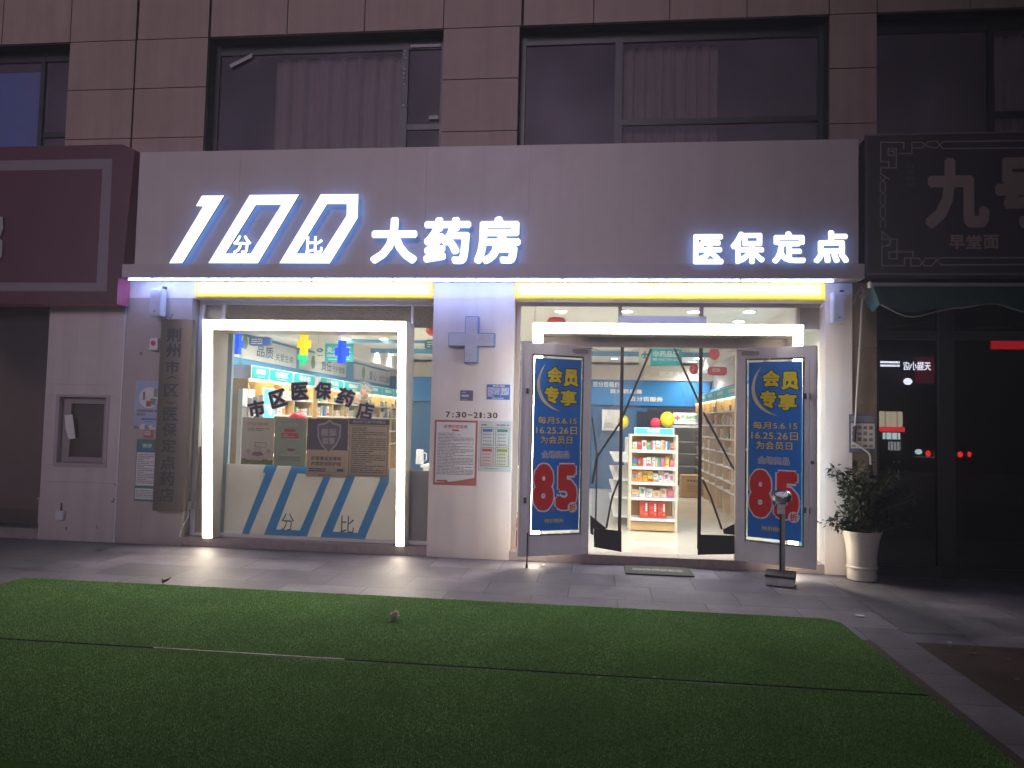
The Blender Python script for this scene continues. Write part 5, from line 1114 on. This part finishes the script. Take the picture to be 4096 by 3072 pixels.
# dull red sign box
t = thing('red_sign_box', 'unlit dull red sign box with a grey border line, left neighbour', 'shop sign', (-7.6, -.24, 2.9))
mb = MB(); mb.prism([(-9.6, 2.89), (-5.795, 2.915), (-5.795, 3.236), (-5.745, 3.236), (-5.66, 4.82), (-5.83, 4.89), (-9.6, 4.885)], -.24, -.005, 0, 1); mb.build('box', ['red', 'redreturn'], t)
mb = MB(); SG = -.2425
mb.rect(-9.6, -5.948, 4.585, 4.712, SG); mb.quad((-6.073, SG, 3.172), (-5.934, SG, 3.068), (-5.948, SG, 4.585), (-6.073, SG, 4.585)); mb.quad((-9.6, SG, 3.062), (-5.934, SG, 3.068), (-6.073, SG, 3.172), (-9.6, SG, 3.172)); mb.build('border', mat('mauve_grey_border', (.24, .20, .23), .5, .05), t)
mb = MB(); mb.prism([(-7.75, 3.45), (-7.36, 3.45), (-7.335, 3.5), (-7.335, 3.68), (-7.38, 3.72), (-7.36, 3.77), (-7.335, 3.85), (-7.35, 3.99), (-7.5, 4.01), (-7.75, 4.0)], -.27, -.2425); mb.build('character', mat('grey_sign_letter', (.36, .36, .37), .5, .08), t)

# ------------------------------------------------------------------ right neighbour
R = thing('right_shopfront', 'dark glazed front of the noodle shop right of the pharmacy', 'shop front', (4.3, .1, 0))
mb = MB()
for a, b in ((0, .62), (.62, 1.241), (1.241, 1.875), (1.875, 2.515), (2.515, 3.25)): mb.box(2.839, 3.105, .02, .06, a+.003, b-.003)
mb.box(2.84, 3.104, .06, .3, 0, 3.25); mb.build('tiled_pier', 'brown', R)
mb = MB(); mb.box(3.107, 3.15, .08, .14, .0, 3.15); mb.box(3.775, 3.93, .04, .16, 0, 3.15); mb.box(5.0, 5.1, .07, .15, 0, 3.15); mb.box(3.15, 6.5, .08, .14, 2.62, 2.72); mb.box(3.15, 6.5, .08, .14, 0, .12); wf = mb.build('door_frame', 'black', R)
mb = MB(); mb.rect(3.14, 6.5, .1, 3.1, .11); mb.build('pane', glass('dark_mirror_glass', (.12, .12, .13), .09), wf)
mb = MB(); mb.box(3.1, 6.5, 3.2, 3.3, 0, 3.2); mb.box(3.05, 3.1, .3, 3.3, 0, 3.2); mb.box(3.1, 6.5, .2, 3.2, 3.15, 3.25); mb.build('room_wall', mat('dark_room_wall', (.06, .05, .05), .8, .1), R)
t = thing('black_sign_board', 'unlit black sign board with a grey knotted border, right neighbour', 'shop sign', (4.6, -.25, 3.29))
mb = MB(); mb.box(2.908, 6.5, -.25, -.001, 3.29, 4.81); mb.build('board', 'signblack', t)
mb = MB(); mb.box(2.9, 2.9075, -.262, -.20, 3.285, 4.83); mb.box(2.9, 6.5, -.262, -.2505, 3.278, 3.296); mb.box(2.9, 6.5, -.262, -.2, 4.812, 4.83); mb.build('edge_trim', mat('mauve_trim', (.22, .19, .21), .4, .08), t)
mb = MB(); FY = -.2535
def line(P, w=.014):
    for (a, b), (c, d) in zip(P, P[1:]):
        L = math.hypot(c-a, d-b) or 1; nx_, nz_ = -(d-b)/L*w/2, (c-a)/L*w/2; ex, ez = (c-a)/L*w/2, (d-b)/L*w/2
        mb.quad((a-ex+nx_, FY, b-ez+nz_), (c+ex+nx_, FY, d+ez+nz_), (c+ex-nx_, FY, d+ez-nz_), (a-ex-nx_, FY, b-ez-nz_))
fp = lambda a, b: at(2996+a*.4973, b*.4973, FY)
fq = lambda a, b: at(3296+a*.3617, 850+b*.3617, FY)
for P in ([(1245, 1195), (1245, 1145), (1060, 1145), (1060, 1300), (1125, 1300), (1125, 1350), (1060, 1350), (1060, 1400), (1125, 1440)], [(1215, 1235), (1310, 1235), (1310, 1145), (1390, 1145), (1440, 1180), (1510, 1190), (1560, 1140), (2212, 1130)], [(1320, 1190), (1390, 1190), (1440, 1140), (1510, 1135), (1560, 1195), (2212, 1190)], [(1120, 1245), (1120, 1195), (1185, 1195), (1185, 1350), (1125, 1350)], [(1125, 1250), (1165, 1250), (1165, 1215), (1140, 1215)]): line([fp(*q) for q in P])
for P in ([(640, 350), (640, 385), (740, 340), (740, 300), (640, 300), (640, 210), (720, 280)], [(640, 590), (640, 370), (725, 370), (725, 310)], [(640, 588), (890, 588), (890, 505), (1050, 505), (1110, 590), (1190, 590), (1260, 510), (1320, 500), (2212, 500)], [(960, 520), (960, 590), (1060, 590), (1130, 505), (1230, 505), (1300, 580), (2212, 575)], [(640, 295), (808, 295), (808, 510), (720, 510), (720, 435), (985, 435), (985, 480)]): line([fq(*q) for q in P])
zt_, zb_ = 4.36, 3.86; xk = (3.045, 3.098); zz = zt_; kk = 0
while zz > zb_-.02:
    h = .10; a, b = xk
    line([(a, zz), (a+.008, zz-h*.3), (b, zz-h*.7), (b, zz-h)], .012); line([(b, zz), (b-.008, zz-h*.3), (a, zz-h*.7), (a, zz-h)], .012); line([(a, zz-h), (a, zz-h-.04)], .012); line([(b, zz-h), (b, zz-h-.04)], .012); zz -= h+.04
mb.build('knot_border', 'signgrey', t)
for ch, xa, xb in (('九', 3.506, 4.16), ('号', 4.215, 4.80)):
    mb = MB(); text(mb, ch, xa, xb, 3.78, 4.55, -.255, 0, .05); mb.build('large_character', 'signtan', t)
for k, ch in enumerate('早堂面'):
    mb = MB(); text(mb, ch, 3.75+k*.172, 3.906+k*.172, 3.56, 3.712, -.255, 0, .03); mb.build('small_character', 'signtan', t)
mb = MB(); dashes(mb, 3.315, 3.40, 4.24, 4.50, 4, -.255, 0, h=.7); mb.build('faint_print', mat('faint_violet_print', (.09, .075, .10), .6, 0), t)
t = thing('green_awning', 'rolled-down dark green awning with a pale front rail', 'awning', (4.6, -.35, 2.85))
mb = MB(); mb.tube([(2.905, -.36, 3.15), (6.5, -.36, 3.155)], .022, n=10); rl = mb.build('rail', mat('pale_rail', (.42, .38, .38), .4, .08), t)
mb = MB(); mb.tube([(2.885, -.36, 3.15), (2.907, -.36, 3.15)], .036, n=14); mb.build('end_cap', 'cream', rl)
mb = MB(); n = 60; X = lambda i: 2.93+3.57*i/n
zbm = lambda x: 2.875+.035*sin(x*5.2)+.018*sin(x*11+1); 
for i in range(n):
    a, b = X(i), X(i+1); fa, fb = .02*sin(a*9), .02*sin(b*9)
    mb.quad((a, -.365, 3.14), (b, -.365, 3.14), (b, -.55+fb, zbm(b)), (a, -.55+fa, zbm(a)))
mb.quad((2.93, -.36, 3.14), (2.93, -.55, zbm(2.93)), (2.945, -.30, 2.86), (2.945, -.10, 3.0)); mb.build('cloth', 'awning', t)
mb = MB(); mb.tube([(2.94+.08*i, -.55, zbm(2.94+.08*i)-(.05*sin(i/9*pi) if i < 9 else 0)) for i in range(44)], .007, n=6); mb.build('hem_cord', mat('pale_cord', (.32, .28, .28), .6, .1), t)
t = thing('red_led_sign', 'lit dim red sign box hanging behind the dark shop glass', 'lit sign', (4.7, .3, 2.45)); (a0, a1), (b0, b1) = at(3955, 1330, .3), at(4180, 1405, .3)
mb = MB(); mb.box(a0, b0+.3, .3, .36, b1, a1); mb.build('box', 'redglossy', t); mb = MB(); mb.rect(a0+.02, b0+.28, b1+.02, a1-.02, .297); mb.build('lit_face', lamp('dim_red_lit_face', (.85, .02, .03), .7), t)
mb = MB(); text(mb, '早餐', a0+.14, a0+.62, b1+.04, a1-.04, .294, 0, .02); mb.build('lettering', lamp('pink_lit_letter', (1, .5, .6), .9), t) if False else None
# notice, conduit
t = sheet('service_notice', 'framed notice with rows of small pictures on the brown tiles', 2.80, 3.088, 1.346, 1.77, mat('slate_notice', (.17, .17, .25), .6, .1), y=-.012)
mb = MB(); mb.rect(2.82, 3.07, 1.395, 1.67, -.0145, 0); dashes(mb, 2.82, 3.06, 1.69, 1.755, 3, -.0145, 2, h=.8)
for r_ in range(4):
    for c_ in range(4): x = 2.83+c_*.06; z = 1.41+r_*.065; mb.rect(x, x+.04, z, z+RNG.uniform(.02, .045), -.0155, RNG.choice([1, 2, 2, 3]))
mb.build('print', ['cream', 'greyink', mat('violet_grey_print', (.28, .28, .36), .6, .1), 'brown'], t)
t = thing('white_conduit', 'thin white conduit pipe running down the brown tiled pier', 'pipe', (2.9, -.03, 1.2))
mb = MB(); mb.tube([(2.933, -.03, 3.07), (2.905, -.03, 2.5), (2.857, -.03, 1.63)], .011); mb.tube([(2.846, -.03, 1.47), (2.93, -.03, 1.405), (3.0, -.03, 1.352), (3.018, -.03, 1.31), (3.022, -.03, 1.215)], .012); mb.build('pipe', mat('grey_white_pvc', (.56, .53, .52), .4, .06), t)
mb = MB(); mb.tube([(2.857, -.03, 1.64), (2.846, -.03, 1.465)], .019); mb.tube([(3.022, -.03, 1.22), (3.03, -.03, 1.05)], .019); mb.build('rubber_joint', 'dark', t)
mb = MB(); mb.tube([(2.935, -.03, 3.07), (2.94, -.06, 3.12), (2.90, -.05, 3.16), (2.86, -.02, 3.05), (2.84, -.02, 3.0)], .008); mb.tube([(2.93, -.03, 3.08), (2.95, -.03, 3.14), (2.92, -.03, 3.2)], .006); mb.box(2.915, 2.955, -.05, -.01, 3.05, 3.10); mb.build('cable', 'trim', t)

# ------------------------------------------------------------------ things on the ground
def tilt(mb, a=radians(20)):
    mb.v = [(x, .13+(y-.13)*cos(a)-(z-.87)*sin(a), .87+(y-.13)*sin(a)+(z-.87)*cos(a)) for x, y, z in mb.v]
t = thing('platform_scale', 'weighing scale with round dial on a post, in front of the right door', 'scale', (1.93, -.62, 0), radians(-16.5), local=True)
SB = mat('worn_white_enamel', (.80, .77, .72), .45, .15, 20)
mb = MB(); mb.box(-.14, .14, -.17, .17, .008, .085); mb.build('base', SB, t, bevel=.008)
mb = MB(); mb.box(-.148, .148, -.178, .178, .087, .112); mb.build('platform', 'rubber', t, bevel=.005)
mb = MB(); mb.box(-.022, .034, .13, .17, .112, .86); mb.build('post', mat('pale_grey_post', (.50, .48, .46), .4, .08), t, bevel=.004)
mb = MB(); mb.box(-.021, -.002, .122, .129, .113, .84); mb.build('post_cover', 'black', t)
mb = MB(); mb.box(-.045, .03, .115, .185, .70, .81); mb.build('collar', SB, t, bevel=.004)
mb = MB(); mb.lathe([(.076, .845), (.097, .855), (.100, .905), (.093, .915), (.083, .905)], (.0, .13, 0), 0, 30); 
tilt(mb); dl = mb.build('dial', 'chrome', t, smooth=True)
mb = MB(); mb.lathe([(.082, .9065), (.05, .9067)], (.0, .13, 0), 0, 30); tilt(mb); mb.build('dial_rim', 'black', dl)
mb = MB(); mb.lathe([(.064, .908), (.01, .9082)], (.0, .13, 0), 0, 30); tilt(mb); mb.build('dial_face', mat('pale_dial_face', (.62, .66, .74), .25, .05), dl)
mb = MB()
for k in range(24): a = k*pi/12; mb.quad(*[(.0+r_*cos(a+o), .13+r_*sin(a+o), .9095) for r_, o in ((.049, -.02), (.06, -.02), (.06, .02), (.049, .02))])
mb.quad((-.005, .13, .9105), (.005, .13, .9105), (.025, .172, .9105), (.021, .174, .9105)); tilt(mb); mb.build('dial_marks', 'ink', dl)
# pot plant
t = thing('potted_plant', 'tall white ceramic pot with a dark leafy shrub by the right pier', 'potted plant', (2.87, -.215, 0))
c = (2.865, -.215, 0)
mb = MB(); mb.lathe([(.135, .004), (.147, .012), (.150, .05), (.145, .10), (.147, .125), (.156, .133), (.156, .147), (.148, .156), (.150, .24), (.158, .33), (.172, .42), (.192, .49), (.203, .512), (.203, .522), (.190, .522), (.175, .47)], c, 0, 36); mb.build('pot', mat('glazed_white_ceramic', (.66, .62, .56), .18, .10, 5, spec=.6), t, smooth=True)
mb = MB(); mb.lathe([(.178, .46), (.01, .475)], c, 0, 24); mb.build('soil', mat('dark_soil', (.04, .025, .018), .9, .3, 30), t)
st = MB(); lf = MB(); r = random.Random(5)
tips = []
for k in range(34):
    a = r.uniform(0, 2*pi); out = r.uniform(.12, .5); h = r.uniform(.12, .85)
    tx = c[0]+.10+cos(a)*out*.95+(.12 if r.random() < .4 else 0); ty = max(-.72, min(-.05, c[1]-.02+sin(a)*out*.55)); tz = .5+h*(1-.35*out)
    if tx < 2.62 and tz > .95: tz = r.uniform(.55, .9)
    b0 = (c[0]+r.uniform(-.08, .08), c[1]+r.uniform(-.06, .06), .465)
    mid = ((b0[0]*.6+tx*.4)+r.uniform(-.03, .03), b0[1]*.6+ty*.4, .465+(tz-.465)*.6)
    st.tube([b0, mid, (tx, ty, tz)], [.008, .006, .003], n=6); tips.append((Vector(b0), Vector(mid), Vector((tx, ty, tz))))
for b0, mid, tip in tips:
    for q in range(64):
        u = r.uniform(.25, 1.05); p = mid.lerp(tip, (u-.5)*2) if u > .5 else b0.lerp(mid, u*2)
        d = Vector((r.gauss(0, 1), r.gauss(0, .8), r.gauss(.15, .7))).normalized(); p = p+d*r.uniform(.01, .07)
        p.y = min(p.y, -.02); L = r.uniform(.04, .085); w = L*r.uniform(.16, .24); up = d.cross(Vector((r.gauss(0, 1), r.gauss(0, 1), r.gauss(0, 1)))).normalized(); nn = d.cross(up)
        e = p+d*L+Vector((0, 0, -L*.15)); m_ = p+d*L*.5
        e.y = min(e.y, -.01); m_.y = min(m_.y, -.015)
        lf.add([p, m_+up*w-nn*w*.2, e, m_-up*w-nn*w*.2, m_], [(0, 1, 4), (1, 2, 4), (2, 3, 4), (3, 0, 4)])
st.build('stem', mat('brown_stem', (.10, .07, .04), .8, .2), t); lf.build('foliage', 'leaf', t)
# door mat
t = thing('door_mat', 'dark rubber door mat with worn pale lettering at the step', 'door mat', (.715, -.28, 0))
mb = MB(); mb.prism([(0, 0), (1, 0), (1, 1), (0, 1)], 0, 1); mb = MB(); mb.box(.355, 1.078, -.508, -.05, .005, .017); mb.build('mat', 'rubber', t, bevel=.004)
mb = MB(); dashes(mb, .44, .98, -.34, -.19, 1, 0, 0, h=.8, gap=.1, mp=lambda u, q: (u, q, .0182)); mb.build('lettering', mat('worn_grey_letter', (.20, .19, .18), .9, .5, 25), t)
# weed, stone, litter
t = thing('small_weed', 'tiny weed sprouting at the far edge of the turf', 'weed', (-4.02, -1.93, 0)); mb = MB()
for dx, dz, w in ((-.05, .07, .008), (.0, .06, .007), (.06, .05, .008), (.10, .07, .007), (.03, .04, .009), (-.02, .035, .008)):
    mb.add([(-4.02, -1.93, .003), (-4.02+dx*.5-w, -1.93, dz*.55+w), (-4.02+dx, -1.935, dz), (-4.02+dx*.5+w, -1.925, dz*.5-w)], [(0, 1, 2, 3)])
mb.build('leaf', mat('weed_leaf', (.05, .07, .03), .7, .2), t)
def lump(name, label, cat, x, y, r0, m, z=.022, sq=.7, seed=1, lobes=2):
    r = random.Random(seed); mb = MB()
    for k in range(lobes): mb.ball((x+r.uniform(-.5, .5)*r0*(k > 0), y+r.uniform(-.3, .3)*r0*(k > 0), z+r0*sq*(.9+.8*k)), r0*(1-.3*k), n=9, m=6, sz=sq)
    mb.v = [(a+r.uniform(-.15, .15)*r0, b+r.uniform(-.15, .15)*r0, max(.004, c+r.uniform(-.15, .15)*r0)) for a, b, c in mb.v]
    return tag(mb.build(name, m), label, cat)
lump('white_stone', 'small pale stone lying on the turf under the middle pier', 'stone', -1.548, -2.771, .038, mat('pale_pink_stone', (.62, .50, .46), .8, .1, 20))
def scrap(name, label, cat, x, y, s, m, seed, z=.024):
    r = random.Random(seed); n = 7; mb = MB()
    P = [(x+s*cos(2*pi*k/n)*r.uniform(.6, 1.2), y+s*.7*sin(2*pi*k/n)*r.uniform(.6, 1.2), z+r.uniform(0, s*.45)) for k in range(n)]
    mb.add(P+[(x, y, z+s*.2)], [(k, (k+1) % n, n) for k in range(n)]); return tag(mb.build(name, m), label, cat)
DRY = mat('dry_leaf', (.16, .11, .06), .8, .3, 20); PALE = mat('pale_litter', (.48, .44, .38), .8, .1, 20); DKL = mat('dark_dead_leaf', (.05, .04, .025), .8, .3, 20)
for i, (x, y, s, m_, lab) in enumerate(((-3.047, -2.772, .035, DRY, 'curled dry leaf on the far turf strip'), (1.032, -2.465, .032, DKL, 'dark curled leaf on the right part of the far turf'), (-3.62, -3.236, .022, DKL, 'tiny dark leaf on the left part of the far turf'), (.057, -3.86, .015, PALE, 'pale litter fleck on near turf, left one of three'), (.31, -3.905, .018, PALE, 'pale litter fleck on near turf, middle one of three'), (.401, -3.79, .016, PALE, 'pale litter fleck on near turf, nearest the seam at right'), (-3.0, -4.55, .012, PALE, 'lone pale fleck in the left foreground turf'))): scrap('fallen_leaf' if m_ is not PALE else 'litter_fleck', lab, 'litter', x, y, s, m_, i+3)
scrap('paper_scrap', 'crumpled white paper scrap on the pavement right of the turf', 'paper', 2.287, -1.849, .05, 'paper', 31, z=.008); scrap('litter_fleck', 'small pale fleck on the dark paving at the right', 'litter', 2.693, -2.562, .02, PALE, 33, z=.008)
scrap('litter_fleck', 'pale flattened litter on the pavement before the left door', 'litter', -.55, -.25, .04, PALE, 36, z=.004)
t = thing('drain_cover', 'small dark oval drain cover on the pavement at left', 'drain', (-5.68, -.48, 0)); mb = MB(); mb.lathe([(.065, .005), (.065, .009), (.05, .0095), (.01, .0095)], (-5.68, -.48, 0), 0, 20, sx=1, sy=1); mb.build('cover', 'black', t)
r = random.Random(77)
for i in range(16):
    x, y = r.uniform(2.2, 3.8), r.uniform(-4.0, -2.6)
    if x < 2.5: x += .4
    scrap('fallen_leaf', 'fallen dead leaf on the dark red brick path', 'litter', x, y, r.uniform(.02, .035), DRY, 100+i, z=.008)['group'] = 'dead leaves on the brick path'

# ------------------------------------------------------------------ lit shop across the square, seen only mirrored in the dark glass, with unseen blocks for shade
YM = 22.0
mir = lambda px, py: (lambda p: (p[0], p[1]))(at(px, py, YM))
t = thing('shop_across_square', 'lit convenience shop across the square, mirrored in the dark right glass', 'shop', (0, .22-YM, 0))
def mrect(mb, a, b, c, d, mi=0, dy=0.0):
    (x0, z1), (x1, z0) = mir(a, b), mir(c, d); mb.quad((x0, .22-YM+dy, z0), (x1, .22-YM+dy, z0), (x1, .22-YM+dy, z1), (x0, .22-YM+dy, z1), mi)
mb = MB(); mb.box(-.3, 26, -25.5, -22.2, 0, 25); mb.build('wall', mat('dark_render', (.05, .05, .055), .9, .1), t)  # tall unseen block, added and sized to shade the right of the facade
def wbox(nm, q, m_, dy=.01):
    mb = MB(); mrect(mb, *q, 0, dy); mb.build(nm, m_, t)
def wround(nm, q, m_, dy=.03):
    (x0, z1), (x1, z0) = mir(*q[:2]), mir(*q[2:]); mb = MB()
    mb.add([((x0+x1)/2+(x1-x0)/2*cos(k*pi/9), .22-YM+dy, (z0+z1)/2+(z1-z0)/2*sin(k*pi/9)) for k in range(18)], [list(range(18))]); mb.build(nm, m_, t)
def wbars(q, n, m_):
    for k in range(n):
        x = q[0]+(q[2]-q[0])*(k+.5)/n; wbox('window_bar', (x-1.6, q[1], x+1.6, q[3]), m_, .05)
(x0, z1), (x1, z0) = mir(3612, 1446), mir(3722, 1482)
mb = MB(); text(mb, '天猫小店', x0, x1, z0, z1, 0, 0, .02, mp=lambda u, d, q: (x0+x1-u, .25-YM-d, q)); mb.build('lettering', lamp('bright_white_letter', (.8, .85, 1), 4.0), t)
mb = MB(); (x2, z3), (x3, z2) = mir(3520, 1442), mir(3598, 1470); dashes(mb, x2, x3, z2, z3, 2, .25-YM, 0, h=.6); mb.build('small_lettering', lamp('bright_white_letter', (.8, .85, 1), 4.0), t)
mb = MB(); mb.box(-26, 1.8, -16.5, -14.5, 0, 4.7); mb.build('shade_block', MATS['dark_render'], t)  # unseen block added to keep light off the turf
wbox('red_panel', (3660, 1428, 3748, 1535), lamp('dim_red_panel', (.5, .05, .12), .25)); wround('round_sign', (3612, 1512, 3648, 1540), lamp('bright_white_letter', (.8, .85, 1), 4.0), .03)
wbox('lit_ceiling', (3515, 1645, 3610, 1722), lamp('warm_lit_ceiling', (1, .85, .6), 1.1)); wbox('red_fascia', (3515, 1706, 3618, 1728), lamp('red_lit_fascia', (1, .05, .06), 1.8), .03); wbox('lit_window', (3530, 1730, 3600, 1758), lamp('cool_lit_window', (.75, .95, 1), 1.8), .02); wbox('lower_window', (3552, 1766, 3602, 1802), lamp('grey_lit_window', (.8, .85, .9), .8), .02)
for k, q in enumerate(((3700, 1802, 3722, 1826), (3735, 1802, 3748, 1828), (3828, 1806, 3850, 1830), (3868, 1806, 3884, 1828))): wround('red_lantern', q, lamp('red_lit_lantern', (1, .03, .03), 2.6), .03)
wround('white_lamp', (3658, 1796, 3688, 1818), lamp('cool_lit_window', (.75, .95, 1), 1.8), .03); wbox('lamp_strip', (3655, 1826, 3760, 1830), lamp('grey_lit_window', (.8, .85, .9), .8), .03)

wbars((3530, 1728, 3600, 1760), 3, MATS['dark_render']); wbars((3552, 1764, 3604, 1804), 4, MATS['dark_render']); wbars((3515, 1645, 3610, 1722), 2, lamp('dim_beam', (.8, .6, .4), .3))

# ------------------------------------------------------------------ thin haze added for a soft veil of glow around the lit signs
def haze(dens):
    m = bpy.data.materials.new('veil_haze'); m.use_nodes = True; n = m.node_tree.nodes; n.remove(n['Principled BSDF'])
    v = n.new('ShaderNodeVolumePrincipled'); v.inputs['Color'].default_value = (.70, .75, 1, 1); v.inputs['Density'].default_value = dens; v.inputs['Anisotropy'].default_value = .55
    m.node_tree.links.new(v.outputs[0], n['Material Output'].inputs['Volume'])
    mb = MB(); mb.box(-46, 46, -61, 41, -1, 30); o = mb.build('haze', m); o['kind'] = 'stuff'
    SC.cycles.volume_bounces = 0
haze(.0065)

for nm, f in (('cream_window_board', .38), ('cream_grey_poster', .3), ('sage_green_poster', .3), ('tan_poster', .3), ('tan_print_poster', .3), ('poster_cream_print', .3), ('speckled_frosted_film', .35), ('beige_film', .35)): glow(MATS[nm], f)
